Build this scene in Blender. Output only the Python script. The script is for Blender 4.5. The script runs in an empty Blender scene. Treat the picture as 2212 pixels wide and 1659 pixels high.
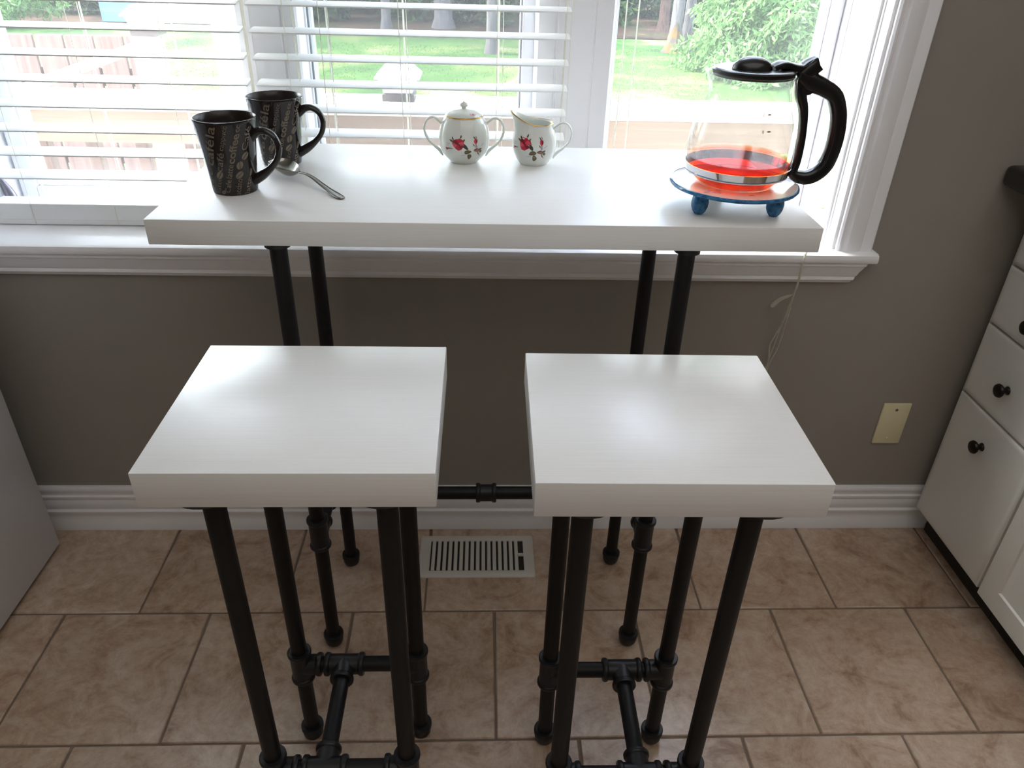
import bpy, bmesh, math, random
import numpy as np
from mathutils import Vector, Matrix, Euler

rnd = random.Random(7)
SC = bpy.context.scene
COL = SC.collection
PI = math.pi

# ------------------------------------------------------------------ camera
cam_d = bpy.data.cameras.new('camera')
cam = bpy.data.objects.new('camera', cam_d)
COL.objects.link(cam)
yaw, pitch, roll, F = -0.0474, 0.5475, 0.0294, 1631.08
cy, sy = math.cos(yaw), math.sin(yaw)
f = Vector((-sy, cy, 0)); r = Vector((cy, sy, 0)); u = Vector((0, 0, 1))
cp, sp = math.cos(pitch), math.sin(pitch)
f2 = cp * f - sp * u; u2 = sp * f + cp * u
cr, sr = math.cos(roll), math.sin(roll)
r3 = cr * r + sr * u2; u3 = -sr * r + cr * u2
m3 = Matrix((r3, u3, -f2)).transposed()
cam.matrix_world = Matrix.Translation((0, 0, 1.32314)) @ m3.to_4x4()
cam_d.sensor_fit = 'HORIZONTAL'
cam_d.sensor_width = 36.0
cam_d.lens = 36.0 * F / 2212.0
cam_d.clip_start = 0.02
cam_d.clip_end = 300
SC.camera = cam

# ------------------------------------------------------------------ sky, sun, fill lamps, exposure
W = bpy.data.worlds.new('world'); SC.world = W
W.use_nodes = True
nt = W.node_tree
for n in list(nt.nodes): nt.nodes.remove(n)
out = nt.nodes.new('ShaderNodeOutputWorld'); bg = nt.nodes.new('ShaderNodeBackground'); sky = nt.nodes.new('ShaderNodeTexSky')
sky.sky_type = 'NISHITA'; sky.sun_disc = False
SUN_EL, SUN_AZ = math.radians(52), math.radians(-72)       # azimuth from +y towards +x
sky.sun_elevation = SUN_EL; sky.sun_rotation = SUN_AZ
sky.air_density = 1.0; sky.dust_density = 2.5; sky.ozone_density = 1.0
bg.inputs['Strength'].default_value = 0.80
hs = nt.nodes.new('ShaderNodeHueSaturation'); hs.inputs['Saturation'].default_value = 0.55
nt.links.new(sky.outputs[0], hs.inputs['Color']); nt.links.new(hs.outputs[0], bg.inputs[0]); nt.links.new(bg.outputs[0], out.inputs[0])
sun_d = bpy.data.lights.new('sun', 'SUN'); sun_d.energy = 2.6; sun_d.angle = math.radians(0.6); sun_d.color = (1.0, 0.95, 0.86)
sun = bpy.data.objects.new('sun', sun_d); COL.objects.link(sun)
sd = Vector((math.sin(SUN_AZ) * math.cos(SUN_EL), math.cos(SUN_AZ) * math.cos(SUN_EL), math.sin(SUN_EL)))
sun.rotation_euler = (-sd).to_track_quat('-Z', 'Y').to_euler()
sun.location = (-8, 10, 14)
# added soft fill lamps out of view: one behind the camera, one overhead
def area(name, loc, target, sx, sy_, power, colr):
    d = bpy.data.lights.new(name, 'AREA'); d.shape = 'RECTANGLE'; d.size = sx; d.size_y = sy_; d.energy = power; d.color = colr
    o = bpy.data.objects.new(name, d); COL.objects.link(o); o.location = loc
    o.rotation_euler = (Vector(target) - Vector(loc)).to_track_quat('-Z', 'Y').to_euler()
    return o
area('rear_fill_light', (-1.0, -2.55, 1.15), (0.6, 1.2, 0.3), 1.5, 2.0, 1.25, (1.0, 0.95, 0.90))  # added fill for the room-facing sides, no door behind it
area('overhead_fill_light', (0.5, -0.15, 2.40), (0.5, -0.149, 0), 2.0, 2.0, 4.5, (1.0, 0.97, 0.93))  # added fill from above for floor and tops, no fixture there
SC.view_settings.view_transform = 'Standard'
SC.view_settings.look = 'None'
SC.view_settings.exposure = 1.92
SC.view_settings.gamma = 1.0
SC.view_settings.use_curve_mapping = False
SC.cycles.use_denoising = True
SC.cycles.max_bounces = 14
SC.cycles.diffuse_bounces = 6
SC.cycles.transparent_max_bounces = 24
SC.cycles.transmission_bounces = 10
SC.cycles.caustics_refractive = False
SC.cycles.sample_clamp_indirect = 8.0

# ------------------------------------------------------------------ materials
def s2l(c):
    c = c / 255.0
    return c / 12.92 if c <= 0.04045 else ((c + 0.055) / 1.055) ** 2.4
def rgb(r_, g_, b_): return (s2l(r_), s2l(g_), s2l(b_), 1)
MATS = {}
def mat(name, color, rough=0.5, metal=0.0, spec=0.5, **kw):
    m = bpy.data.materials.new(name); m.use_nodes = True
    b = m.node_tree.nodes['Principled BSDF']
    b.inputs['Base Color'].default_value = color
    b.inputs['Roughness'].default_value = rough
    b.inputs['Metallic'].default_value = metal
    b.inputs['Specular IOR Level'].default_value = spec
    for k, v in kw.items(): b.inputs[k.replace('_', ' ')].default_value = v
    MATS[name] = m
    return m
def N(m, t, **kw):
    n = m.node_tree.nodes.new(t)
    for k, v in kw.items():
        if hasattr(n, k): setattr(n, k, v)
        else: n.inputs[k].default_value = v
    return n
def L(m, a, b): m.node_tree.links.new(a, b)
def bsdf(m): return m.node_tree.nodes['Principled BSDF']
def coords(m, kind='Object', scale=(1, 1, 1), rand=False):
    tc = N(m, 'ShaderNodeTexCoord'); mp = N(m, 'ShaderNodeMapping'); mp.inputs['Scale'].default_value = scale
    src = tc.outputs[kind]
    if rand:
        oi = N(m, 'ShaderNodeObjectInfo'); mul = N(m, 'ShaderNodeMath', operation='MULTIPLY'); mul.inputs[1].default_value = 37.0
        L(m, oi.outputs['Random'], mul.inputs[0])
        va = N(m, 'ShaderNodeVectorMath', operation='ADD'); L(m, src, va.inputs[0]); L(m, mul.outputs[0], va.inputs[1]); src = va.outputs[0]
    L(m, src, mp.inputs['Vector'])
    return mp.outputs['Vector']
def noise(m, vec, scale, detail=4, rough=0.55, dist=0.0):
    n = N(m, 'ShaderNodeTexNoise'); n.inputs['Scale'].default_value = scale; n.inputs['Detail'].default_value = detail
    n.inputs['Roughness'].default_value = rough; n.inputs['Distortion'].default_value = dist
    L(m, vec, n.inputs['Vector']); return n.outputs['Fac']
def ramp(m, fac, stops):
    rr = N(m, 'ShaderNodeValToRGB'); e = rr.color_ramp.elements
    while len(e) > 1: e.remove(e[-1])
    e[0].position, e[0].color = stops[0]
    for p, c in stops[1:]:
        x = e.new(p); x.color = c
    L(m, fac, rr.inputs['Fac']); return rr.outputs['Color']
def bump(m, fac, strength=0.2, dist=0.002):
    b = N(m, 'ShaderNodeBump'); b.inputs['Strength'].default_value = strength; b.inputs['Distance'].default_value = dist
    L(m, fac, b.inputs['Height']); L(m, b.outputs['Normal'], bsdf(m).inputs['Normal'])

# wall paint: taupe, faint roller stipple
m = mat('taupe_wall_paint', rgb(150, 144, 136), 0.6)
bump(m, noise(m, coords(m), 350, 2), 0.08, 0.001)
m = mat('white_trim_paint', rgb(243, 242, 244), 0.35)
m = mat('white_vinyl', rgb(232, 233, 238), 0.4)
m = mat('ceiling_paint', rgb(228, 226, 222), 0.8)
m = mat('room_paint', rgb(148, 140, 128), 0.7)
# brushed white paint on the tabletop and the seats (fine streaks along x)
m = mat('brushed_white_paint', rgb(236, 235, 234), 0.30)
v = coords(m, 'Object', (1.2, 90, 90))
fa = noise(m, v, 6, 3, 0.6)
L(m, ramp(m, fa, [(0.3, rgb(233, 232, 230)), (0.7, rgb(239, 238, 237))]), bsdf(m).inputs['Base Color'])
bump(m, fa, 0.10, 0.0007)
m = mat('black_pipe', rgb(19, 19, 21), 0.48, 0.0, 0.32)
bump(m, noise(m, coords(m), 260, 3), 0.15, 0.0006)
m = mat('black_fitting', rgb(25, 25, 28), 0.42, 0.0, 0.45)
bump(m, noise(m, coords(m), 300, 3), 0.25, 0.0008)
# tiles
m = mat('beige_floor_tile', rgb(190, 168, 148), 0.28, 0, 0.65)
v = coords(m, 'Object', (1, 1, 1), True)
n1 = noise(m, v, 11.0, 12, 0.74, 0.9); n2 = noise(m, v, 2.2, 3, 0.5, 0.4)
c1 = ramp(m, n1, [(0.30, rgb(150, 120, 98)), (0.43, rgb(192, 168, 147)), (0.54, rgb(208, 188, 169)), (0.70, rgb(224, 210, 194))])
c2 = ramp(m, n2, [(0.3, rgb(222, 214, 206)), (0.7, rgb(255, 252, 250))])
mx = N(m, 'ShaderNodeMix', data_type='RGBA', blend_type='MULTIPLY'); mx.inputs['Factor'].default_value = 0.8
n3 = noise(m, v, 46, 5, 0.7); c3 = ramp(m, n3, [(0.34, rgb(226, 214, 204)), (0.6, rgb(255, 255, 255))])
m2_ = N(m, 'ShaderNodeMix', data_type='RGBA', blend_type='MULTIPLY'); m2_.inputs['Factor'].default_value = 0.8
L(m, c1, mx.inputs['A']); L(m, c2, mx.inputs['B']); L(m, mx.outputs['Result'], m2_.inputs['A']); L(m, c3, m2_.inputs['B']); L(m, m2_.outputs['Result'], bsdf(m).inputs['Base Color'])
bump(m, n1, 0.12, 0.002)
m = mat('grout', rgb(128, 112, 97), 0.85)
bump(m, noise(m, coords(m), 90, 3), 0.3, 0.001)
m = mat('cabinet_paint', rgb(216, 214, 207), 0.42)
m = mat('appliance_white', rgb(214, 213, 217), 0.4)
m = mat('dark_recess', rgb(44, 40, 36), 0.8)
m = mat('dark_counter', rgb(36, 33, 30), 0.25)
m = mat('bronze_knob', rgb(36, 30, 28), 0.3, 0.6)
m = mat('ivory_plastic', rgb(226, 216, 178), 0.35)
m = mat('screw_metal', rgb(150, 148, 140), 0.3, 1.0)
m = mat('vent_enamel', rgb(214, 208, 200), 0.4)
m = mat('slat_white', rgb(240, 242, 242), 0.4)
m = mat('cord_white', rgb(226, 224, 214), 0.7)
# cords and cord parts are thin, loosely woven: daylight comes through them
t_ = m.node_tree; tl = N(m, 'ShaderNodeBsdfTranslucent'); tl.inputs['Color'].default_value = rgb(236, 234, 226); ms = N(m, 'ShaderNodeMixShader'); ms.inputs[0].default_value = 0.75
L(m, bsdf(m).outputs[0], ms.inputs[1]); L(m, tl.outputs[0], ms.inputs[2]); L(m, ms.outputs[0], [n for n in t_.nodes if n.type == 'OUTPUT_MATERIAL'][0].inputs[0])
m = mat('mug_glaze', rgb(34, 28, 27), 0.12, 0, 0.5)
m = mat('mug_inside', rgb(42, 34, 32), 0.3, 0, 0.4)
m = mat('mug_print', rgb(112, 101, 87), 0.4)
m = mat('porcelain', rgb(226, 230, 224), 0.12, 0, 0.5)
m = mat('gold_rim', rgb(206, 160, 78), 0.25, 0.9)
m = mat('rose_red', rgb(196, 36, 62), 0.3)
m = mat('rose_pink', rgb(222, 84, 104), 0.3)
m = mat('rose_dark', rgb(132, 24, 44), 0.3)
m = mat('leaf_olive', rgb(98, 92, 62), 0.3)
m = mat('leaf_dark', rgb(56, 58, 46), 0.3)
m = mat('leaf_brown', rgb(142, 112, 96), 0.3)
m = mat('spray_lilac', rgb(190, 176, 196), 0.3)
m = mat('black_plastic', rgb(22, 21, 22), 0.26, 0, 0.5)
m = mat('chrome', rgb(228, 228, 230), 0.08, 1.0)
m = mat('steel', rgb(142, 138, 132), 0.2, 1.0)
m = mat('plate_glaze', rgb(232, 230, 222), 0.12)
v = coords(m, 'Object', (1, 1, 1))
L(m, ramp(m, noise(m, v, 38, 2), [(0.62, rgb(234, 232, 224)), (0.68, rgb(160, 190, 204)), (0.74, rgb(214, 190, 150))]), bsdf(m).inputs['Base Color'])
m = mat('blue_glaze', rgb(38, 104, 156), 0.14)
v = coords(m, 'Object', (1, 1, 1))
L(m, ramp(m, noise(m, v, 120, 3), [(0.35, rgb(30, 88, 136)), (0.65, rgb(62, 132, 182))]), bsdf(m).inputs['Base Color'])
m = mat('grey_metal', rgb(120, 116, 122), 0.35, 0.7)
m = mat('faded_print', rgb(108, 84, 62), 0.5)

def glassy(name, tint, ior=1.45, rough=0.0, haze=0.0):
    """thin clear sheet: light passes straight through (tinted), Fresnel reflection on top"""
    m = bpy.data.materials.new(name); m.use_nodes = True; t = m.node_tree
    for n in list(t.nodes): t.nodes.remove(n)
    o = N(m, 'ShaderNodeOutputMaterial'); mixs = N(m, 'ShaderNodeMixShader'); fr = N(m, 'ShaderNodeFresnel'); fr.inputs['IOR'].default_value = ior
    gm = N(m, 'ShaderNodeNewGeometry'); mr = N(m, 'ShaderNodeMapRange'); mr.inputs['To Min'].default_value = ior; mr.inputs['To Max'].default_value = 1 / ior   # same reflection from both sides
    L(m, gm.outputs['Backfacing'], mr.inputs['Value']); L(m, mr.outputs[0], fr.inputs['IOR'])
    tr = N(m, 'ShaderNodeBsdfTransparent'); tr.inputs['Color'].default_value = tint
    gl = N(m, 'ShaderNodeBsdfGlossy'); gl.inputs['Roughness'].default_value = rough
    L(m, fr.outputs[0], mixs.inputs[0]); L(m, tr.outputs[0], mixs.inputs[1]); L(m, gl.outputs[0], mixs.inputs[2]); 
    last = mixs
    if haze:                                  # washed-out light haze put into the window panes; condensation on the carafe
        tl = N(m, 'ShaderNodeBsdfTranslucent'); tl.inputs['Color'].default_value = (.9, .92, .95, 1)
        md = N(m, 'ShaderNodeMixShader'); md.inputs[0].default_value = haze
        L(m, mixs.outputs[0], md.inputs[1]); L(m, tl.outputs[0], md.inputs[2]); last = md
    L(m, last.outputs[0], o.inputs[0])
    MATS[name] = m; return m
glassy('window_glass', (0.96, 0.975, 0.97, 1), 1.35, 0.0, 0.022)
glassy('carafe_glass', (0.985, 0.99, 0.98, 1), 1.38, 0.03, 0.035)
m = glassy('red_tea', (0.99, 0.92, 0.88, 1), 1.05, 0.06)
va = N(m, 'ShaderNodeVolumeAbsorption'); va.inputs['Color'].default_value = (.985, .64, .30, 1); va.inputs['Density'].default_value = 130.0
L(m, va.outputs[0], [n for n in m.node_tree.nodes if n.type == 'OUTPUT_MATERIAL'][0].inputs['Volume'])
# insect screen: fine mesh, mostly open
m = bpy.data.materials.new('insect_mesh'); m.use_nodes = True; t = m.node_tree
for n in list(t.nodes): t.nodes.remove(n)
o = N(m, 'ShaderNodeOutputMaterial'); mixs = N(m, 'ShaderNodeMixShader'); tr = N(m, 'ShaderNodeBsdfTransparent'); df = N(m, 'ShaderNodeBsdfDiffuse')
df.inputs['Color'].default_value = rgb(120, 122, 126); mixs.inputs[0].default_value = 0.30
L(m, tr.outputs[0], mixs.inputs[1]); L(m, df.outputs[0], mixs.inputs[2]); L(m, mixs.outputs[0], o.inputs[0]); MATS['insect_mesh'] = m

# outdoors
m = mat('lawn_grass', rgb(92, 132, 48), 0.9, 0, 0.1)
v = coords(m, 'Object')
n1 = noise(m, v, 0.55, 5, 0.6, 0.6); n2 = noise(m, v, 9, 4, 0.7)
c1 = ramp(m, n1, [(0.32, rgb(54, 84, 50)), (0.5, rgb(74, 108, 54)), (0.60, rgb(108, 122, 76)), (0.70, rgb(150, 146, 130))])
c2 = ramp(m, n2, [(0.3, rgb(180, 180, 170)), (0.7, rgb(255, 255, 255))])
mx = N(m, 'ShaderNodeMix', data_type='RGBA', blend_type='MULTIPLY'); mx.inputs['Factor'].default_value = 1.0
L(m, c1, mx.inputs['A']); L(m, c2, mx.inputs['B']); L(m, mx.outputs['Result'], bsdf(m).inputs['Base Color'])
m = mat('forest_floor', rgb(112, 88, 66), 0.95, 0, 0.1)
v = coords(m, 'Object')
L(m, ramp(m, noise(m, v, 0.9, 6, 0.65), [(0.35, rgb(40, 33, 27)), (0.5, rgb(72, 56, 46)), (0.62, rgb(54, 62, 36)), (0.72, rgb(112, 86, 66))]), bsdf(m).inputs['Base Color'])
def leafmat(name, a, b, c):
    m = mat(name, a, 0.7, 0, 0.2)
    g = N(m, 'ShaderNodeNewGeometry')
    col = ramp(m, g.outputs['Random Per Island'], [(0.0, a), (0.5, b), (1.0, c)])
    L(m, col, bsdf(m).inputs['Base Color'])
    # leaves let some light through
    t = m.node_tree; o = [n for n in t.nodes if n.type == 'OUTPUT_MATERIAL'][0]
    tl = N(m, 'ShaderNodeBsdfTranslucent'); L(m, col, tl.inputs['Color'])
    mixs = N(m, 'ShaderNodeMixShader'); mixs.inputs[0].default_value = 0.4
    L(m, bsdf(m).outputs[0], mixs.inputs[1]); L(m, tl.outputs[0], mixs.inputs[2]); L(m, mixs.outputs[0], o.inputs[0])
    return m
leafmat('grass_blade', rgb(60, 92, 50), rgb(80, 116, 60), rgb(116, 134, 84))
leafmat('cedar_leaves', rgb(74, 108, 62), rgb(100, 136, 80), rgb(130, 158, 104))
leafmat('bush_leaves', rgb(40, 62, 38), rgb(62, 88, 50), rgb(100, 122, 70))
leafmat('dark_leaves', rgb(24, 36, 26), rgb(36, 52, 34), rgb(62, 76, 48))
def bark(name, a, b):
    m = mat(name, a, 0.9, 0, 0.2); v = coords(m, 'Object', (6, 6, 0.8))
    n1 = noise(m, v, 5, 5, 0.65); L(m, ramp(m, n1, [(0.3, a), (0.7, b)]), bsdf(m).inputs['Base Color']); bump(m, n1, 0.5, 0.02)
bark('grey_bark', rgb(72, 68, 68), rgb(118, 114, 114)); bark('red_bark', rgb(60, 45, 40), rgb(94, 74, 66)); bark('dark_bark', rgb(36, 31, 29), rgb(60, 53, 49))
m = mat('root_moss', rgb(104, 82, 52), 0.9)
L(m, ramp(m, noise(m, coords(m), 7, 4), [(0.40, rgb(76, 72, 68)), (0.55, rgb(104, 80, 46)), (0.75, rgb(120, 88, 42))]), bsdf(m).inputs['Base Color'])
def lumber(name, a, b, k):
    m = mat(name, a, 0.7, 0, 0.25); v = coords(m, 'Object', k, True)
    n1 = noise(m, v, 5, 4, 0.6, 0.3)
    kn = N(m, 'ShaderNodeTexVoronoi'); kn.inputs['Scale'].default_value = 2.2; v2 = coords(m, 'Object', (1.6, 3, 3), True); L(m, v2, kn.inputs['Vector'])
    base = ramp(m, n1, [(0.3, a), (0.7, b)])
    kf = ramp(m, kn.outputs['Distance'], [(0.03, rgb(150, 96, 62)), (0.075, (1, 1, 1, 1))])
    mx = N(m, 'ShaderNodeMix', data_type='RGBA', blend_type='MULTIPLY'); mx.inputs['Factor'].default_value = 0.7
    L(m, base, mx.inputs['A']); L(m, kf, mx.inputs['B']); L(m, mx.outputs['Result'], bsdf(m).inputs['Base Color'])
lumber('rail_lumber', rgb(142, 122, 108), rgb(156, 138, 123), (0.5, 14, 14))
lumber('fence_lumber', rgb(112, 91, 84), rgb(132, 112, 104), (10, 10, 0.6))
m = mat('rail_white', rgb(236, 234, 230), 0.55)
m = mat('lantern_white', rgb(232, 230, 236), 0.4)
m = mat('lantern_base', rgb(92, 82, 80), 0.5)
m = mat('siding', rgb(214, 212, 206), 0.7)
m = mat('shed_blue', rgb(104, 150, 196), 0.6)
m = mat('shed_white', rgb(226, 228, 230), 0.6)
m = mat('terracotta', rgb(190, 98, 62), 0.7)

# ------------------------------------------------------------------ mesh helpers
def finish(bm, angle=38.0):
    bmesh.ops.recalc_face_normals(bm, faces=bm.faces[:])
    ca = math.radians(angle)
    for fc in bm.faces: fc.smooth = True
    for e in bm.edges:
        if len(e.link_faces) == 2:
            if e.link_faces[0].material_index != e.link_faces[1].material_index or e.calc_face_angle(0) > ca: e.smooth = False
        else: e.smooth = False
def mesh(name, bm, mats, recalc=True):
    if recalc: finish(bm)
    me = bpy.data.meshes.new(name); bm.to_mesh(me); bm.free()
    if isinstance(mats, str): mats = [mats]
    for k in mats: me.materials.append(MATS[k])
    return me
def obj(name, bm, mats, parent=None, loc=(0, 0, 0), rot=(0, 0, 0), recalc=True, label=None):
    me = bm if isinstance(bm, bpy.types.Mesh) else mesh(name, bm, mats, recalc)
    o = bpy.data.objects.new(name, me); COL.objects.link(o)
    o.location = loc; o.rotation_euler = rot
    if parent: o.parent = parent
    if label: o['label'] = label
    return o
def thing(name, label, cat, loc=(0, 0, 0), rotz=0.0, group=None):
    o = bpy.data.objects.new(name, None); COL.objects.link(o); o.empty_display_size = 0.05
    o.location = loc; o.rotation_euler = (0, 0, rotz); tag(o, label, cat, group); return o
def tag(o, label, cat, group=None):
    o['label'] = label; o['category'] = cat
    if group: o['group'] = group
    return o
def struct(o, label=None):
    o['kind'] = 'structure'
    if label: o['label'] = label
    return o
def copy_tree(o, parent=None):
    c = o.copy(); COL.objects.link(c)
    if parent: c.parent = parent
    for ch in list(o.children): copy_tree(ch, c)
    return c
def BM(): return bmesh.new()
def box(bm, x0, x1, y0, y1, z0, z1, bev=0.0, seg=2, mi=0):
    vs = [bm.verts.new(p) for p in ((x0, y0, z0), (x1, y0, z0), (x1, y1, z0), (x0, y1, z0), (x0, y0, z1), (x1, y0, z1), (x1, y1, z1), (x0, y1, z1))]
    fs = [bm.faces.new([vs[i] for i in q]) for q in ((3, 2, 1, 0), (4, 5, 6, 7), (0, 1, 5, 4), (1, 2, 6, 5), (2, 3, 7, 6), (3, 0, 4, 7))]
    for q in fs: q.material_index = mi
    if bev > 0:
        es = list({e for q in fs for e in q.edges})
        rr = bmesh.ops.bevel(bm, geom=es, offset=bev, segments=seg, profile=0.5, affect='EDGES')
        for q in rr['faces']: q.material_index = mi
    return bm
def lathe(bm, prof, seg=32, c=(0, 0, 0), mi=0, closed=False, axis='z', rotm=None):
    """prof: list of (radius, height)"""
    rings = []
    c = Vector(c)
    def P(x, y, z):
        p = Vector((x, y, z))
        if axis == 'x': p = Vector((z, x, y))
        elif axis == 'y': p = Vector((x, z, y))
        if rotm is not None: p = rotm @ p
        return p + c
    for (rr, h) in prof:
        if rr < 1e-6: rings.append([bm.verts.new(P(0, 0, h))])
        else: rings.append([bm.verts.new(P(rr * math.cos(2 * PI * k / seg), rr * math.sin(2 * PI * k / seg), h)) for k in range(seg)])
    pairs = list(zip(rings[:-1], rings[1:]))
    if closed: pairs.append((rings[-1], rings[0]))
    for a, b in pairs:
        for k in range(seg):
            k2 = (k + 1) % seg
            if len(a) == 1 and len(b) == 1: continue
            if len(a) == 1: fc = bm.faces.new((a[0], b[k], b[k2]))
            elif len(b) == 1: fc = bm.faces.new((a[k], b[0], a[k2]))
            else: fc = bm.faces.new((a[k], a[k2], b[k2], b[k]))
            fc.material_index = mi
    return bm
def sweep(bm, pts, rad, seg=12, ref=(0, 0, 1), mi=0, cap=True, power=2.0, closed=False):
    """tube along pts; rad = number, list of numbers, or list of (a,b) (a across ref-normal plane, b along binormal)"""
    pts = [Vector(p) for p in pts]; n = len(pts)
    ref = Vector(ref)
    rings = []
    for i, p in enumerate(pts):
        if closed: t = pts[(i + 1) % n] - pts[(i - 1) % n]
        else: t = pts[min(i + 1, n - 1)] - pts[max(i - 1, 0)]
        t.normalize()
        b = ref - ref.dot(t) * t
        if b.length < 1e-4: b = t.orthogonal()
        b.normalize(); a = b.cross(t)
        q = rad[i] if isinstance(rad, (list, tuple)) else rad
        ra, rb = q if isinstance(q, (list, tuple)) else (q, q)
        ring = []
        for k in range(seg):
            th = 2 * PI * k / seg; cc, ss = math.cos(th), math.sin(th)
            ex = 2.0 / power
            cx_ = math.copysign(abs(cc) ** ex, cc); sx_ = math.copysign(abs(ss) ** ex, ss)
            ring.append(bm.verts.new(p + a * ra * cx_ + b * rb * sx_))
        rings.append(ring)
    prs = list(zip(rings[:-1], rings[1:]))
    if closed: prs.append((rings[-1], rings[0]))
    for A, B in prs:
        for k in range(seg):
            fc = bm.faces.new((A[k], A[(k + 1) % seg], B[(k + 1) % seg], B[k])); fc.material_index = mi
    if cap and not closed:
        bm.faces.new(rings[0][::-1]).material_index = mi; bm.faces.new(rings[-1]).material_index = mi
    return bm
def extrude_x(bm, prof, x0, x1, mi=0, shear0=None, shear1=None):
    """prof: list of (y,z), closed polygon; shear: function (y,z)->dx at the ends"""
    A = [bm.verts.new((x0 + (shear0(y, z) if shear0 else 0), y, z)) for y, z in prof]
    B = [bm.verts.new((x1 + (shear1(y, z) if shear1 else 0), y, z)) for y, z in prof]
    n = len(prof)
    for k in range(n): bm.faces.new((A[k], A[(k + 1) % n], B[(k + 1) % n], B[k])).material_index = mi
    bm.faces.new(A[::-1]).material_index = mi; bm.faces.new(B).material_index = mi
    return bm
def extrude_z(bm, prof, z0, z1, mi=0):
    A = [bm.verts.new((x, y, z0)) for x, y in prof]; B = [bm.verts.new((x, y, z1)) for x, y in prof]
    n = len(prof)
    for k in range(n): bm.faces.new((A[k], A[(k + 1) % n], B[(k + 1) % n], B[k])).material_index = mi
    bm.faces.new(A[::-1]).material_index = mi; bm.faces.new(B).material_index = mi
    return bm
def spline(pts, n):
    """Catmull-Rom resample"""
    pts = [Vector(p) for p in pts]; out_ = []
    m_ = len(pts)
    for i in range(n):
        tt = i / (n - 1) * (m_ - 1); k = min(int(tt), m_ - 2); q = tt - k
        p0, p1, p2, p3 = pts[max(k - 1, 0)], pts[k], pts[k + 1], pts[min(k + 2, m_ - 1)]
        out_.append(0.5 * ((2 * p1) + (p2 - p0) * q + (2 * p0 - 5 * p1 + 4 * p2 - p3) * q * q + (3 * p1 - p0 - 3 * p2 + p3) * q ** 3))
    return out_
def lerp_list(vals, n):
    vals = np.array(vals, float); xs = np.linspace(0, len(vals) - 1, n)
    if vals.ndim == 1: return [float(x) for x in np.interp(xs, range(len(vals)), vals)]
    return [tuple(float(np.interp(x, range(len(vals)), vals[:, j])) for j in range(vals.shape[1])) for x in xs]

# ------------------------------------------------------------------ room shell
YW = 1.471                                   # inner face of the window wall
XL, XR, YB, ZC = -1.95, 1.74, -2.7, 2.42
OX0, OX1, OZ0, OZ1 = -1.02, 0.730, 0.727, 2.06 # window opening
b = BM()
box(b, XL - .15, OX0, YW, YW + .26, -.3, ZC + .1); box(b, OX1, XR + .15, YW, YW + .26, -.3, ZC + .1)
box(b, OX0, OX1, YW, YW + .26, -.3, OZ0); box(b, OX0, OX1, YW, YW + .26, OZ1, ZC + .1)
struct(obj('wall_back', b, 'taupe_wall_paint'))
b = BM(); box(b, XL - .15, XL, YB, YW, -.3, ZC); struct(obj('wall_left', b, 'room_paint'))
b = BM(); box(b, XR, XR + .15, YB, YW, -.3, ZC); struct(obj('wall_right', b, 'taupe_wall_paint'))
b = BM(); box(b, XL - .15, XR + .15, YB - .15, YB, -.3, ZC); struct(obj('wall_front', b, 'room_paint'))
b = BM(); box(b, XL - .15, XR + .15, YB - .15, YW, ZC, ZC + .1); struct(obj('ceiling', b, 'ceiling_paint'))

# floor: grout bed with single tiles laid in it (running bond)
b = BM(); box(b, XL, XR, YB, YW, -.06, -.004); floor = struct(obj('floor', b, 'grout'))
P = 0.3149; TX, TY = -0.9135, 1.1877; GAP = 0.0045
tile_mesh = {}
def tile(x0, x1, y0, y1):
    w, d = round(x1 - x0 - GAP, 4), round(y1 - y0 - GAP, 4)
    if w < .02 or d < .02: return
    if (w, d) not in tile_mesh:
        bb = BM(); box(bb, -w / 2, w / 2, -d / 2, d / 2, -.009, 0, 0.0022, 1); tile_mesh[(w, d)] = mesh('tile', bb, 'beige_floor_tile')
    obj('tile', tile_mesh[(w, d)], None, floor, ((x0 + x1) / 2, (y0 + y1) / 2, rnd.uniform(-.0006, 0.0)), (0, 0, rnd.choice((0, PI)) if abs(w - d) < .001 else 0))
for row in range(-1, 8):
    y1 = TY - row * P; y0 = y1 - P
    if row == -1: y1 = YW - .002
    off = 0.0 if row % 2 == 0 else P / 2
    k0 = math.floor((-1.9 - TX - off) / P)
    for k in range(k0, k0 + 13):
        x0 = TX + off + k * P; x1 = x0 + P
        x0, x1 = max(x0, XL + .002), min(x1, XR - .002)
        if x1 - x0 > .03: tile(x0, x1, y0, y1)

# baseboard under the window
bp = [(0, 0), (-.016, 0), (-.0165, .028), (-.0135, .034), (-.0135, .05), (-.0155, .054), (-.0155, .060), (-.010, .064), (-.0125, .072), (-.0135, .084), (-.010, .093),
      (-.0125, .097), (-.0125, .104), (-.0085, .107), (-.0085, .114), (-.0105, .118), (-.0105, .127), (-.008, .131), (0, .131)]
b = BM(); extrude_x(b, [(YW + y, z) for y, z in bp], XL, 1.172); struct(obj('baseboard_back', b, 'white_trim_paint'))
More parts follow.
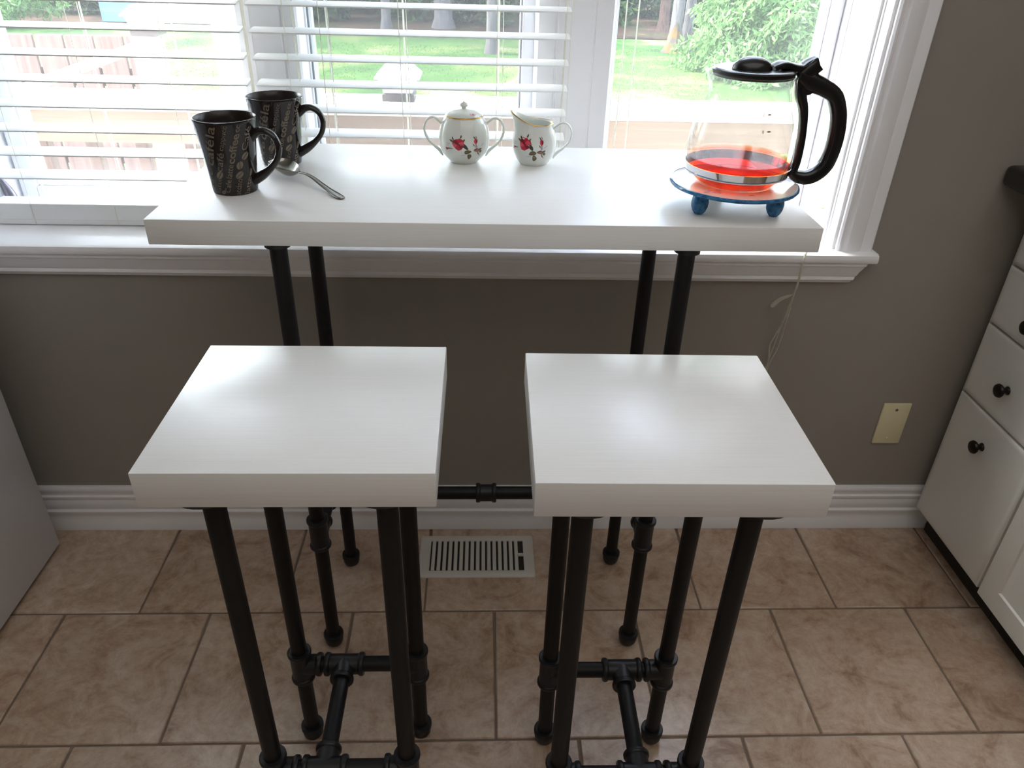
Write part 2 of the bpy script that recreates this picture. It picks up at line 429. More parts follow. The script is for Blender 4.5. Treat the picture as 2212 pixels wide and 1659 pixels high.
# window stool (sill board), apron and casing
b = BM()
sp_ = [(1.700, .740), (1.700, .760), (1.442, .760), (1.4365, .7575), (1.4350, .752), (1.4350, .744), (1.4375, .7405), (1.443, .739)]
extrude_x(b, sp_, -1.16, .8165)
struct(obj('trim_1', b, 'white_trim_paint'), 'white painted window sill board behind the table')
ap = [(YW, .739), (YW - .030, .739), (YW - .030, .733), (YW - .027, .731), (YW - .0255, .726), (YW - .020, .716), (YW - .0185, .708), (YW - .015, .704), (YW - .0165, .7005), (YW - .0165, .697), (YW - .012, .6935), (YW - .010, .689), (YW - .006, .687), (YW, .687)]
b = BM(); extrude_x(b, ap, -1.12, .800, shear1=lambda y, z: -(0.739 - z) * 0.36); struct(obj('trim_2', b, 'white_trim_paint'), 'white moulded apron under the window sill')
def casing(xs):   # xs: sign, inner x
    s, x = xs
    prof = [(0, 0), (0, -.009), (.004, -.0125), (.008, -.0125), (.011, -.0095), (.014, -.0095), (.019, -.0155), (.024, -.0165), (.046, -.0150), (.050, -.0125), (.054, -.0150), (.071, -.0165), (.0735, -.014), (.0735, 0)]
    bb = BM(); extrude_z(bb, [(x + s * px, YW + py) for px, py in prof], .760, OZ1 + .07); return bb
struct(obj('trim_3', casing((1, .7345)), 'white_trim_paint'), 'white moulded window casing at the right of the window')
struct(obj('trim_4', casing((-1, -1.0245)), 'white_trim_paint'), 'white moulded window casing left of the window')
b = BM(); box(b, -1.10, .812, YW - .016, YW, OZ1 + .004, OZ1 + .074, .003); struct(obj('trim_5', b, 'white_trim_paint'), 'white head casing over the window')
# jamb liners (with a stop groove) and head
b = BM()
box(b, .7285, .7385, YW - .001, 1.735, .757, OZ1, .001, 1); box(b, .7265, .7290, 1.500, 1.506, .757, OZ1); box(b, .7215, .7290, 1.508, 1.524, .757, OZ1, .002, 2); box(b, .7235, .7290, 1.640, 1.655, .757, OZ1, .001, 1)
struct(obj('trim_6', b, 'white_trim_paint'), 'white right jamb lining of the window recess')
b = BM(); box(b, -1.0285, -1.0185, YW - .001, 1.735, .757, OZ1, .001, 1); box(b, -1.0190, -1.012, 1.508, 1.524, .757, OZ1, .002, 2)
struct(obj('trim_7', b, 'white_trim_paint'), 'white left jamb lining of the window recess')
b = BM(); box(b, -1.03, .74, YW, 1.735, OZ1 - .012, OZ1 + .004, .001, 1); struct(obj('trim_8', b, 'white_trim_paint'), 'white head lining of the window recess')
# the two mullions between the three windows
def mullion(n, x0, x1, lab):
    bb = BM(); w = x1 - x0
    prof = [(x0, 1.72), (x0, 1.612), (x0 + .004, 1.608), (x0 + .24 * w, 1.608), (x0 + .25 * w, 1.6105), (x0 + .27 * w, 1.6105), (x0 + .28 * w, 1.606), (x0 + .72 * w, 1.606), (x0 + .73 * w, 1.6105), (x0 + .75 * w, 1.6105), (x0 + .76 * w, 1.608), (x1 - .004, 1.608), (x1, 1.612), (x1, 1.72)]
    extrude_z(bb, prof, .760, OZ1 - .012)
    struct(obj('trim_%d' % n, bb, 'white_trim_paint'), lab)
mullion(9, -.475, -.356, 'white mullion between the left and the middle window')
mullion(10, .104, .2565, 'wide white mullion between the middle and the right window')
# windows: vinyl frame, pane, (screen)
def window(n, gx0, gx1, fw, lab, screen=False, handle=None):
    z0, z1 = .760, OZ1 - .012; gz0, gz1 = .804, z1 - .05
    x0, x1 = gx0 - fw, gx1 + fw
    b = BM()
    def member(a0, a1, c0, c1):
        box(b, a0, a1, 1.672, 1.733, c0, c1, .003, 2)
        return
    member(x0, gx0, z0, z1); member(gx1, x1, z0, z1); member(gx0, gx1, z0, gz0); member(gx0, gx1, gz1, z1)
    # glazing bead, one step back
    for (a0, a1, c0, c1) in ((gx0, gx0 + .004, gz0, gz1), (gx1 - .004, gx1, gz0, gz1), (gx0 + .004, gx1 - .004, gz0, gz0 + .004), (gx0 + .004, gx1 - .004, gz1 - .004, gz1)):
        box(b, a0, a1, 1.682, 1.728, c0, c1, .001, 1)
    fr = struct(obj('window_%d' % n, b, 'white_vinyl'), lab)
    b = BM(); box(b, gx0 + .002, gx1 - .002, 1.704, 1.708, gz0 + .002, gz1 - .002); obj('pane', b, 'window_glass', fr)
    if screen:
        b = BM(); box(b, gx0 - .004, gx1 + .004, 1.6795, 1.6800, gz0 - .004, gz1 + .004); obj('insect_screen', b, 'insect_mesh', fr, label='fine grey insect screen')
    if handle:
        b = BM(); hx = handle
        sweep(b, spline([(hx - .035, 1.668, .800), (hx - .030, 1.640, .826), (hx - .015, 1.625, .842), (hx + .0, 1.620, .822), (hx + .010, 1.616, .795)], 12), [.006] * 8 + [.007, .009, .0105, .0105], 10, (0, 1, 0))
        obj('crank_handle', b, 'grey_metal', fr, label='grey crank handle on the sash')
    return fr
window(1, -.978, -.541, .034, 'left window, seen behind the left blind', handle=-1.012)
window(2, -.352, .0795, .026, 'middle window with an insect screen', screen=True)
window(3, .270, .703, .0245, 'right window, uncovered, behind the carafe')

# ------------------------------------------------------------------ blinds
def blind(name, x0, x1, label, ladders, wand=None):
    yc = 1.570; pitch_ = .0465
    t = thing(name, label, 'blind', ((x0 + x1) / 2, yc, 0), group='venetian blinds in the window')
    w = (x1 - x0) / 2
    b = BM()
    prof = []
    hw, th, cam_ = .025, .0014, .0022
    for k in range(9):
        q = -1 + 2 * k / 8; prof.append((q * hw, cam_ * (1 - q * q) + th - .0004 * q * q))
    for k in range(9):
        q = 1 - 2 * k / 8; prof.append((q * hw, cam_ * (1 - q * q) - th))
    a = math.radians(5.0)
    prof = [(y * math.cos(a) - z * math.sin(a), y * math.sin(a) + z * math.cos(a)) for y, z in prof]
    extrude_x(b, prof, -w, w); sm = mesh('slat', b, 'slat_white')
    zs = []
    z = .8618
    while z < 1.975: zs.append(z); z += pitch_
    for z in zs: obj('slat', sm, None, t, (0, 0, z), (0, 0, 0))
    # bottom rail with the lowest slats resting on it, just above the sill
    b = BM(); extrude_x(b, [(-.0195, .7625), (.024, .7625), (.026, .768), (.026, .804), (.022, .808), (-.0252, .808), (-.0262, .8065), (-.0225, .774), (-.0205, .7725), (-.0205, .7675)], -w, w)
    obj('bottom_rail', b, 'slat_white', t)
    b = BM(); box(b, -w, w, -.028, .028, 1.99, 2.045, .003); obj('head_rail', b, 'slat_white', t)
    for lx in ladders:
        lx -= (x0 + x1) / 2
        b = BM(); sweep(b, [(lx, -.0272, .764), (lx, -.0272, 1.99)], .0007, 6, (0, 1, 0)); sweep(b, [(lx + .004, .0265, .764), (lx + .004, .0265, 1.99)], .0017, 6, (0, 1, 0))
        for z in zs: sweep(b, [(lx, -.027, z - .0035), (lx + .004, .027, z + .0008)], .0006, 4, (0, 0, 1))
        obj('ladder_cord', b, 'cord_white', t)
        b = BM(); sweep(b, [(lx + .012, 0, .80), (lx + .012, 0, 1.99)], .0008, 5, (0, 1, 0)); obj('lift_cord', b, 'cord_white', t)
    if wand is not None:
        wx = wand - (x0 + x1) / 2
        b = BM(); sweep(b, [(wx, -.032, .98), (wx, -.032, 1.98)], .0030, 8, (0, 1, 0)); obj('tilt_wand', b, 'cord_white', t, label='thin white tilt wand at the left end')
    return t
blind('window_blind', -1.005, -.4495, 'white slatted blind in front of the left window, behind the two mugs', [-.925, -.757, -.5935])
blind('window_blind', -.4335, .1645, 'white slatted blind in front of the middle window, behind the sugar bowl', [-.3665, -.302, -.156, .0265, .1555], wand=-.4375)
# third blind, drawn up to the head of the recess: only its cords hang into view
t = thing('window_blind', 'raised blind of the right window, only its long pull cords hang in view', 'blind', (.475, 1.570, 0), group='venetian blinds in the window')
b = BM(); box(b, -.225, .225, -.028, .028, 1.99, 2.045, .003); obj('head_rail', b, 'slat_white', t)
b = BM(); box(b, -.225, .225, -.025, .025, 1.80, 1.825, .003); obj('bottom_rail', b, 'slat_white', t)
b = BM(); extrude_x(b, [(-.025, -.0014), (0, .0008), (.025, -.0014), (.025, .0014), (0, .0036), (-.025, .0014)], -.225, .225); sm = mesh('slat', b, 'slat_white')
for k in range(24): obj('slat', sm, None, t, (0, 0, 1.830 + k * .0066))
for cx_, zb in ((.268, .90), (.291, .90)):
    b = BM(); sweep(b, spline([(cx_ - .475, -.010, 1.99), (cx_ - .4755, -.011, 1.4), (cx_ - .475, -.010, zb)], 14), .0014, 6, (0, 1, 0)); obj('tilt_cord', b, 'cord_white', t)
# two lift cords: down the right jamb, over the sill, down the wall
ox, oy = -.475, -1.570
def cord(pts, rad_, n=60):
    bb = BM(); sweep(bb, [(p[0] + ox, p[1] + oy, p[2]) for p in spline(pts, n)], rad_, 6, (0, 1, 0.3)); return bb
obj('lift_cord', cord([(.7005, 1.530, 1.99), (.7010, 1.530, 1.5), (.701, 1.529, 1.1), (.700, 1.522, .86), (.690, 1.500, .80), (.672, 1.460, .770), (.6585, 1.4325, .7615), (.657, 1.4310, .735), (.657, 1.4315, .70), (.6545, 1.432, .672), (.6510, 1.440, .62), (.646, 1.448, .55), (.644, 1.455, .50), (.640, 1.462, .42), (.640, 1.465, .30)], .0017), 'cord_white', t)
obj('lift_cord', cord([(.7085, 1.512, 1.99), (.7090, 1.512, 1.5), (.709, 1.511, 1.1), (.707, 1.506, .87), (.695, 1.492, .80), (.676, 1.458, .770), (.6600, 1.4325, .7622), (.6585, 1.4310, .735), (.6585, 1.4315, .70), (.6555, 1.432, .672), (.6560, 1.440, .60), (.656, 1.448, .54), (.647, 1.455, .49), (.645, 1.462, .42), (.646, 1.465, .30)], .0017), 'cord_white', t)
obj('lift_cord', cord([(.6550, 1.432, .672), (.6535, 1.440, .62), (.640, 1.450, .555), (.6385, 1.453, .535), (.645, 1.458, .49), (.643, 1.465, .40), (.643, 1.466, .30)], .0017), 'cord_white', t)
# knotted loop where the cords cross the sill
b = BM()
sweep(b, [(p[0] + ox, p[1] + oy, p[2]) for p in spline([(.690, 1.505, .828), (.697, 1.503, .838), (.709, 1.503, .846), (.715, 1.505, .842), (.703, 1.501, .836), (.697, 1.500, .846), (.706, 1.500, .852), (.715, 1.502, .851)], 30)], .0022, 8, (0, 1, 0.2))
obj('cord_knot', b, 'cord_white', t)
b = BM(); sweep(b, [(p[0] + ox, p[1] + oy, p[2]) for p in spline([(.6545, 1.432, .674), (.648, 1.436, .668), (.634, 1.446, .655), (.624, 1.450, .640), (.621, 1.451, .634)], 14)], [.001, .001, .0013, .002, .003, .0036, .004, .0044, .0048, .005, .005, .0048, .004, .0025], 8, (0, 1, 0))
obj('cord_tassel', b, 'cord_white', t, label='small pale tassel hanging under the sill')

# ------------------------------------------------------------------ pipe parts
PR, FR, BR = .0134, .0178, .0205   # pipe, fitting body, fitting bead radii
def pipe(bm, p, q, rr=PR, seg=20): return sweep(bm, [p, q], rr, seg, (0, 1, 0) if abs(Vector(q)[1] - Vector(p)[1]) < 1e-6 else (0, 0, 1))
def fitting(bm, c, d, L0, L1, bead0=True, bead1=True, seg=22):
    """banded cast fitting along direction d from -L0 to +L1 round point c"""
    d = Vector(d).normalized(); q = Vector((0, 0, 1)).rotation_difference(d).to_matrix()
    pr = []
    if bead0: pr += [(PR * .9, -L0), (BR - .0015, -L0), (BR, -L0 + .002), (BR, -L0 + .0065), (BR - .0012, -L0 + .0085), (FR, -L0 + .0095)]
    else: pr += [(PR * .9, -L0), (FR, -L0)]
    if bead1: pr += [(FR, L1 - .0095), (BR - .0012, L1 - .0085), (BR, L1 - .0065), (BR, L1 - .002), (BR - .0015, L1), (PR * .9, L1)]
    else: pr += [(FR, L1), (PR * .9, L1)]
    lathe(bm, pr, seg, c, 0, False, 'z', q)
def foot_cap():
    bb = BM(); lathe(bb, [(0, 0), (.011, .0006), (.016, .004), (.0185, .010), (.0190, .022), (.0205, .0235), (.0205, .0315), (.019, .0335), (PR * .95, .0335)], 22); return mesh('foot_cap', bb, 'black_fitting')
def flange(zt):
    bb = BM(); lathe(bb, [(0, zt), (.044, zt), (.045, zt - .002), (.044, zt - .0055), (.024, zt - .008), (.0205, zt - .012), (.020, zt - .024), (PR * .95, zt - .0245)], 30); return mesh('flange', bb, 'black_fitting')
CAP = foot_cap()

# ------------------------------------------------------------------ table
TZ = .957; TT = .0375
TXC, TYC = .0108, 1.220
tb = thing('bar_table', 'narrow white bar table on black iron pipe legs in front of the window', 'table', (TXC, TYC, 0))
b = BM(); box(b, -.4855, .4855, 1.037 - TYC, 1.476 - TYC, TZ - TT, TZ, .0018, 2)
obj('tabletop', b, 'brushed_white_paint', tb, label='thick white painted plank top')
FLT = flange(TZ - TT)
tz = .314
for (x, y) in ((-.311, 1.103), (.318, 1.098), (-.309, 1.338), (.316, 1.340)):
    b = BM(); pipe(b, (0, 0, .006), (0, 0, TZ - TT - .001)); lg = obj('leg', b, 'black_pipe', tb, (x - TXC, y - TYC, 0))
    obj('foot_cap', CAP, None, lg); obj('flange', FLT, None, lg)
    b = BM(); fitting(b, (0, 0, tz), (0, 0, 1), .036, .036)
    sgn = 1 if y < TYC else -1
    fitting(b, (0, 0, tz), (0, sgn, 0), .0, .036, False, True); obj('tee_fitting', b, 'black_fitting', lg)
for x in (-.310, .317):
    b = BM(); sweep(b, [(0, 1.103 - TYC, tz), (0, 1.339 - TYC, tz)], PR, 20, (0, 0, 1)); cb = obj('crossbar', b, 'black_pipe', tb, (x - TXC, 0, 0))
    b = BM(); fitting(b, (0, 0, tz), (0, 1, 0), .034, .034); fitting(b, (0, 0, tz), (1 if x < 0 else -1, 0, 0), 0, .034, False, True); obj('tee_fitting', b, 'black_fitting', cb)
b = BM(); pipe(b, (-.310 - TXC, 0, tz), (.317 - TXC, 0, tz)); rl = obj('rail', b, 'black_pipe', tb)
b = BM(); fitting(b, (0, 0, tz), (1, 0, 0), .021, .021); obj('coupling', b, 'black_fitting', rl)

# ------------------------------------------------------------------ stools
SZ, ST = .813, .0475
def make_stool(loc, rotz, label):
    t = thing('bar_stool', label, 'stool', loc, rotz, 'bar stools in front of the table')
    b = BM(); box(b, -.1635, .1635, -.1435, .1435, SZ - ST, SZ, .0014, 2); obj('seat', b, 'brushed_white_paint', t, label='thick white painted square seat')
    fl = flange(SZ - ST); tz = .200; lx, ly = .1015, .0965
    for (x, y) in ((-lx, -ly), (lx, -ly), (-lx, ly), (lx, ly)):
        b = BM(); pipe(b, (0, 0, .006), (0, 0, SZ - ST - .001)); lg = obj('leg', b, 'black_pipe', t, (x, y, 0))
        obj('foot_cap', CAP, None, lg); obj('flange', fl, None, lg)
        b = BM(); fitting(b, (0, 0, tz), (0, 0, 1), .036, .036); fitting(b, (0, 0, tz), (1 if x < 0 else -1, 0, 0), 0, .036, False, True); obj('tee_fitting', b, 'black_fitting', lg)
    tx = -.026
    for y, s in ((-ly, 1), (ly, -1)):
        b = BM(); pipe(b, (-lx, 0, tz), (lx, 0, tz)); cb = obj('crossbar', b, 'black_pipe', t, (0, y, 0))
        b = BM(); fitting(b, (tx, 0, tz), (1, 0, 0), .034, .034); fitting(b, (tx, 0, tz), (0, s, 0), 0, .036, False, True); obj('tee_fitting', b, 'black_fitting', cb)
    b = BM(); sweep(b, [(tx, -ly, tz), (tx, ly, tz)], PR, 20, (0, 0, 1)); obj('stretcher', b, 'black_pipe', t)
    return t
st1 = make_stool((-.2128, .7925, 0), 0.0, 'white topped black pipe bar stool on the left, below the mugs')
st2 = copy_tree(st1); st2.location = (.2230, .7745, 0); st2.rotation_euler = (0, 0, PI - .010)
st2['label'] = 'white topped black pipe bar stool on the right, nearest the cabinets'

# ------------------------------------------------------------------ floor vent
t = thing('floor_vent', 'white metal floor vent between the stools, close to the baseboard', 'vent', (-.009, 1.3575, 0))
b = BM(); hx, hy, ix, iy = .140, .0705, .1135, .0505
lo = []
for (sx, sy2, r0) in ((1, 1, 0), ): pass
def ring(bm, hx, hy, z, rad_):
    vs = []
    for cx_, cy_, a0 in ((hx - rad_, hy - rad_, 0), (-hx + rad_, hy - rad_, 90), (-hx + rad_, -hy + rad_, 180), (hx - rad_, -hy + rad_, 270)):
        for k in range(4):
            a = math.radians(a0 + 30 * k); vs.append(bm.verts.new((cx_ + rad_ * math.cos(a), cy_ + rad_ * math.sin(a), z)))
    return vs
R = [ring(b, hx, hy, 0, .006), ring(b, hx - .001, hy - .001, .003, .006), ring(b, hx - .006, hy - .006, .0055, .006), ring(b, ix + .002, iy + .002, .0055, .001), ring(b, ix, iy, .004, .001), ring(b, ix, iy, .0002, .001)]
for A, B_ in zip(R[:-1], R[1:]):
    for k in range(16): b.faces.new((A[k], A[(k + 1) % 16], B_[(k + 1) % 16], B_[k]))
obj('vent_frame', b, 'vent_enamel', t)
b = BM(); box(b, -ix, ix, -iy, iy, .0002, .0008); obj('vent_well', b, 'dark_recess', t)
b = BM()
extrude_x_prof = [(-.0044, .0010), (-.0034, .0046), (.0040, .0049), (.0048, .0043), (.0034, .0040), (-.0030, .0010)]
A = [b.verts.new((x, -iy, z)) for x, z in extrude_x_prof]; B_ = [b.verts.new((x, iy, z)) for x, z in extrude_x_prof]
for k in range(6): b.faces.new((A[k], A[(k + 1) % 6], B_[(k + 1) % 6], B_[k]))
b.faces.new(A); b.faces.new(B_[::-1]); lm = mesh('louver', b, 'vent_enamel')
for k in range(16): obj('louver', lm, None, t, (-.106 + k * .01345, 0, 0))
b = BM(); box(b, .099, .1135, -.004, .004, .002, .008, .001, 1); obj('damper_lever', b, 'vent_enamel', t)

# ------------------------------------------------------------------ wall plate
t = thing('wall_plate', 'blank ivory wall plate low on the taupe wall beside the cabinet', 'wall plate', (.984, YW, .3215))
b = BM(); box(b, -.0335, .0335, -.006, 0, -.0575, .0575, .0025, 2); obj('cover', b, 'ivory_plastic', t)
for z in (.0405, -.0405):
    b = BM(); lathe(b, [(.0034, 0), (.0034, .0010), (.0026, .0016), (0, .0018)], 14, (0, -.0058, z), 0, False, 'y', Matrix.Rotation(PI, 3, 'Z')); obj('screw', b, 'screw_metal' if z > 0 else 'ivory_plastic', t)

# ------------------------------------------------------------------ right cabinets and worktop
CX = 1.090
t1 = thing('base_cabinet', 'white base cabinet with two drawers over a door, next to the window wall', 'cabinet', (CX + .3, 1.29, 0))
t2 = thing('base_cabinet', 'white base cabinet with framed door, second one from the window wall', 'cabinet', (CX + .3, .91, 0))
def front(bm, y0, y1, z0, z1, dx=0.0):
    """slab front with a routed edge, facing -x, local to cabinet origin"""
    x0 = -.3 + dx
    A = []
    for (ins, d) in ((0, .019), (0, .005), (.004, .0015), (.012, .0), (.014, .0)):
        A.append([bm.verts.new((x0 + d, yy, zz)) for yy, zz in ((y0 + ins, z0 + ins), (y1 - ins, z0 + ins), (y1 - ins, z1 - ins), (y0 + ins, z1 - ins))])
    for P_, Q in zip(A[:-1], A[1:]):
        for k in range(4): bm.faces.new((P_[k], P_[(k + 1) % 4], Q[(k + 1) % 4], Q[k]))
    bm.faces.new(A[-1]); bm.faces.new(A[0][::-1]); return bm
def framed(bm, y0, y1, z0, z1):
    x0 = -.3; A = []
    for (ins, d) in ((0, .019), (0, .003), (.003, .0), (.052, .0), (.055, .004), (.062, .0055), (.068, .0055)):
        A.append([bm.verts.new((x0 + d, yy, zz)) for yy, zz in ((y0 + ins, z0 + ins), (y1 - ins, z0 + ins), (y1 - ins, z1 - ins), (y0 + ins, z1 - ins))])
    for P_, Q in zip(A[:-1], A[1:]):
        for k in range(4): bm.faces.new((P_[k], P_[(k + 1) % 4], Q[(k + 1) % 4], Q[k]))
    bm.faces.new(A[-1]); bm.faces.new(A[0][::-1]); return bm
def knob(parent, y, z):
    bb = BM(); lathe(bb, [(0, .026), (.008, .0255), (.0135, .0225), (.0150, .0190), (.0140, .0160), (.0085, .0145), (.0065, .0110), (.0065, .0040), (.0085, .0020), (.0095, 0)], 24, (-.3, y, z), 0, False, 'x', Matrix.Rotation(PI, 3, 'Z'))
    obj('knob', bb, 'bronze_knob', parent, label='dark bronze round knob')
def carcass(tt, y0, y1):
    bb = BM(); box(bb, -.2795, .30, y0, y1, .1, .900, .001, 1); obj('body', bb, 'cabinet_paint', tt)
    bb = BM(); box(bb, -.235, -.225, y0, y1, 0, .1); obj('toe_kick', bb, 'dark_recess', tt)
# first unit: local y = world - 1.29
carcass(t1, 1.152 - 1.29, 1.448 - 1.29)
ya, yb = 1.1555 - 1.29, 1.427 - 1.29
b = BM(); front(b, ya, yb, .098, .441); d = obj('door', b, 'cabinet_paint', t1); knob(d, 1.299 - 1.29, .375)
b = BM(); front(b, ya, yb, .446, .613); d = obj('drawer', b, 'cabinet_paint', t1); knob(d, 1.295 - 1.29, .522)
b = BM(); front(b, ya, yb, .618, .746); d = obj('drawer', b, 'cabinet_paint', t1); knob(d, 1.295 - 1.29, .668)
b = BM(); front(b, ya, yb, .751, .893); d = obj('drawer', b, 'cabinet_paint', t1); knob(d, 1.295 - 1.29, .815)
carcass(t2, .68 - .91, 1.150 - .91)
b = BM(); framed(b, .683 - .91, 1.1465 - .91, .092, .72); d = obj('door', b, 'cabinet_paint', t2); knob(d, .73 - .91, .66)
b = BM(); front(b, .683 - .91, 1.1465 - .91, .725, .893); d = obj('drawer', b, 'cabinet_paint', t2); knob(d, .91 - .91, .81)
b = BM(); box(b, 1.036, XR, .20, YW, .9, .942, .012, 3); tag(obj('worktop', b, 'dark_counter'), 'dark stone worktop on the white base cabinets', 'worktop')
t1['label'] = 'white base cabinet of stacked drawers over a small door, next to the window wall'

# ------------------------------------------------------------------ left white cabinet side
t = thing('white_cabinet', 'plain white cabinet seen from its blank side at the left edge', 'cabinet', (-1.45, 1.08, 0))
b = BM(); box(b, -.43, .432, -.315, .315, .014, .90, .003, 2); obj('body', b, 'appliance_white', t)
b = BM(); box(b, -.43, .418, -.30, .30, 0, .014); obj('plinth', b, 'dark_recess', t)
b = BM(); box(b, -.43, .44, -.325, .325, .90, .935, .004, 2); obj('top_board', b, 'appliance_white', t)

# ------------------------------------------------------------------ mugs
def mug_r(h): return float(np.interp(h, [0, .004, .03, .06, .09, .110], [.0330, .0340, .0362, .0393, .0432, .0465]))
_txt = {}
def text_mesh(s, bold=0.0, shear=0.0):
    key = (s, bold, shear)
    if key not in _txt:
        cu = bpy.data.curves.new('lettering', 'FONT'); cu.body = s; cu.size = 1.0; cu.shear = shear; cu.offset = bold; cu.resolution_u = 3; cu.fill_mode = 'FRONT'
        o = bpy.data.objects.new('lettering', cu); COL.objects.link(o)
        bpy.context.view_layer.update()
        dg = bpy.context.evaluated_depsgraph_get(); e = o.evaluated_get(dg); me = e.to_mesh()
        vs = [tuple(v.co[:2]) for v in me.vertices]; fs = [tuple(p.vertices) for p in me.polygons]
        e.to_mesh_clear(); bpy.data.objects.remove(o); bpy.data.curves.remove(cu)
        tb_ = BM(); tv = [tb_.verts.new((p[0], p[1], 0)) for p in vs]
        for q in fs:
            try: tb_.faces.new([tv[i] for i in q])
            except ValueError: pass
        for _ in range(3):
            tb_.edges.ensure_lookup_table()
            le = [e_ for e_ in tb_.edges if e_.calc_length() > .16]
            if not le: break
            bmesh.ops.subdivide_edges(tb_, edges=le, cuts=1, use_grid_fill=False); bmesh.ops.triangulate(tb_, faces=tb_.faces[:])
        tb_.verts.index_update(); vs = [(v_.co.x, v_.co.y) for v_ in tb_.verts]; fs = [tuple(v_.index for v_ in q.verts) for q in tb_.faces]; tb_.free()
        _txt[key] = (vs, fs)
    return _txt[key]
SL = math.radians(430.0)
def mug_mesh_print():
    bm = BM()
    def P_(h, phi0, v, off=.0003):
        rr = mug_r(h) + off; ph = phi0 + SL * (h - .055) - v / rr
        return (rr * math.cos(ph), rr * math.sin(ph), h)
    def word(s, h0, h1, phi0, height, bold=0.0, shear=0.0):
        vs, fs = text_mesh(s, bold, shear); us = [p[0] for p in vs]; u0, u1 = min(us), max(us)
        nv = [bm.verts.new(P_(h0 + (p[0] - u0) / (u1 - u0) * (h1 - h0), phi0, (p[1] - .35) * height)) for p in vs]
        for q in fs:
            try: bm.faces.new([nv[i] for i in q])
            except ValueError: pass
    def bean(h, phi0, a=.0060, bb=.0046, tilt=0.5, half=False):
        for s in ((1,) if half else (-1, 1)):
            c = []
            for k in range(9):
                q = -PI / 2 + PI * k / 8; x_ = s * (bb * math.cos(q) + .0004); y_ = a * math.sin(q)
                c.append((x_ * math.cos(tilt) - y_ * math.sin(tilt), x_ * math.sin(tilt) + y_ * math.cos(tilt)))
            cvs = [bm.verts.new(P_(h + y_, phi0, -x_)) for x_, y_ in (c if s > 0 else c[::-1])]
            mx_ = sum(p[0] for p in c) / len(c); my_ = sum(p[1] for p in c) / len(c); cv = bm.verts.new(P_(h + my_, phi0, -mx_, .00035))
            for i_ in range(len(cvs)): bm.faces.new((cv, cvs[i_], cvs[(i_ + 1) % len(cvs)]))
    D = math.radians
    for base, skip in ((-72, False), (-72 - 128, True), (-72 + 168, True)):
        for a, items in ((-49, [('cafe\u0301' if False else 'caf\u00e9', .046, .086, .0205, .01, .15), ('la', .088, .105, .0205, .01, .15), ('tte', .010, .042, .012, .0, .2)]),
                         (-24, [('caf\u00e9', .038, .0665, .014, .005, .2), ('cappucc', .070, .106, .0105, 0, .15), ('latte', .005, .028, .0105, 0, .1)]),
                         (0, [('Cafe', .006, .0255, .0115, .0, .1), ('latte', .0275, .0485, .0125, 0, .2), ('coffee', .050, .0935, .0150, .025, 0), ('cc', .096, .106, .012, .01, 0)]),
                         (25, [('uccino', .001, .026, .0125, 0, 0), ('Caf\u00e9', .068, .101, .0150, .0, 0)]),
                         (50, [('latte', .002, .026, .0120, .01, 0)])):
            if skip and a > 30: continue
            for s, h0, h1, ht, bo, sh in items: word(s, h0, h1, D(base + a), ht, bo, sh)
        bean(.0325, D(base - 22), tilt=-.4); bean(.003 + .003, D(base + 0) - .17, .003, .0026, .4)
        bean(.032, D(base + 24), tilt=-.75); bean(.0465, D(base + 21), tilt=.25); bean(.0595, D(base + 30), tilt=-.6)
        if not skip: bean(.033, D(base + 50), tilt=0, half=True)
    return bm
def make_mug(loc, rotz, label):
    t = thing('coffee_mug', label, 'mug', loc, rotz, 'black coffee mugs on the table')
    b = BM()
    hs = [0, .004, .015, .03, .045, .06, .075, .09, .100, .107]
    prof = [(0, .002), (.028, .002), (.030, 0), (.0330, .0004)] + [(mug_r(h), h) for h in hs[1:]] + [(mug_r(.1085), .1088), (mug_r(.110) - .0006, .1104), (mug_r(.110) - .0022, .1106), (mug_r(.108) - .0034, .109)]
    n_out = len(prof)
    prof += [(mug_r(h) - .0038, h) for h in (.100, .08, .055, .03, .012)] + [(.028, .0065), (0, .006)]
    lathe(b, prof, 56)
    for fc in b.faces:
        c = fc.calc_center_median()
        if math.hypot(c.x, c.y) < mug_r(max(0, c.z)) - .0030 and c.z > .005: fc.material_index = 1
    obj('body', b, ['mug_glaze', 'mug_inside'], t)
    pts = spline([(.0350, 0, .0790), (.0480, 0, .0905), (.0620, 0, .0925), (.0745, 0, .0840), (.0790, 0, .0690), (.0745, 0, .0520), (.0620, 0, .0370), (.0470, 0, .0255), (.0300, 0, .0155)], 36)
    rads = lerp_list([(.0070, .0076), (.0066, .0074), (.0048, .0066), (.0046, .0062), (.0046, .0060), (.0046, .0060), (.0052, .0062), (.0072, .0070), (.0080, .0076)], 36)
    b = BM(); sweep(b, pts, rads, 16, (0, 1, 0)); obj('handle', b, 'mug_glaze', t)
    o = obj('lettering', mug_mesh_print(), 'mug_print', t, (0, 0, 0), (0, 0, -rotz0), recalc=False, label='tan coffee words and beans printed on the side'); o['kind'] = 'stuff'
    return t
rotz0 = math.radians(-9)
mg1 = make_mug((-.3850, 1.1795, TZ), rotz0, 'front black mug printed with coffee words, near the left corner of the table')
mg2 = copy_tree(mg1); mg2.location = (-.3500, 1.3430, TZ); mg2['label'] = 'black mug with coffee words standing farther back, partly behind the other mug'
mg2.rotation_euler = (0, 0, math.radians(-4))

# ------------------------------------------------------------------ teaspoon
t = thing('spoon', 'silver spoon lying on the table beside the front mug', 'spoon', (-.3160, 1.2405, TZ), math.atan2(-.129, .131))
t.scale = (1.05, 1.05, 1.05)
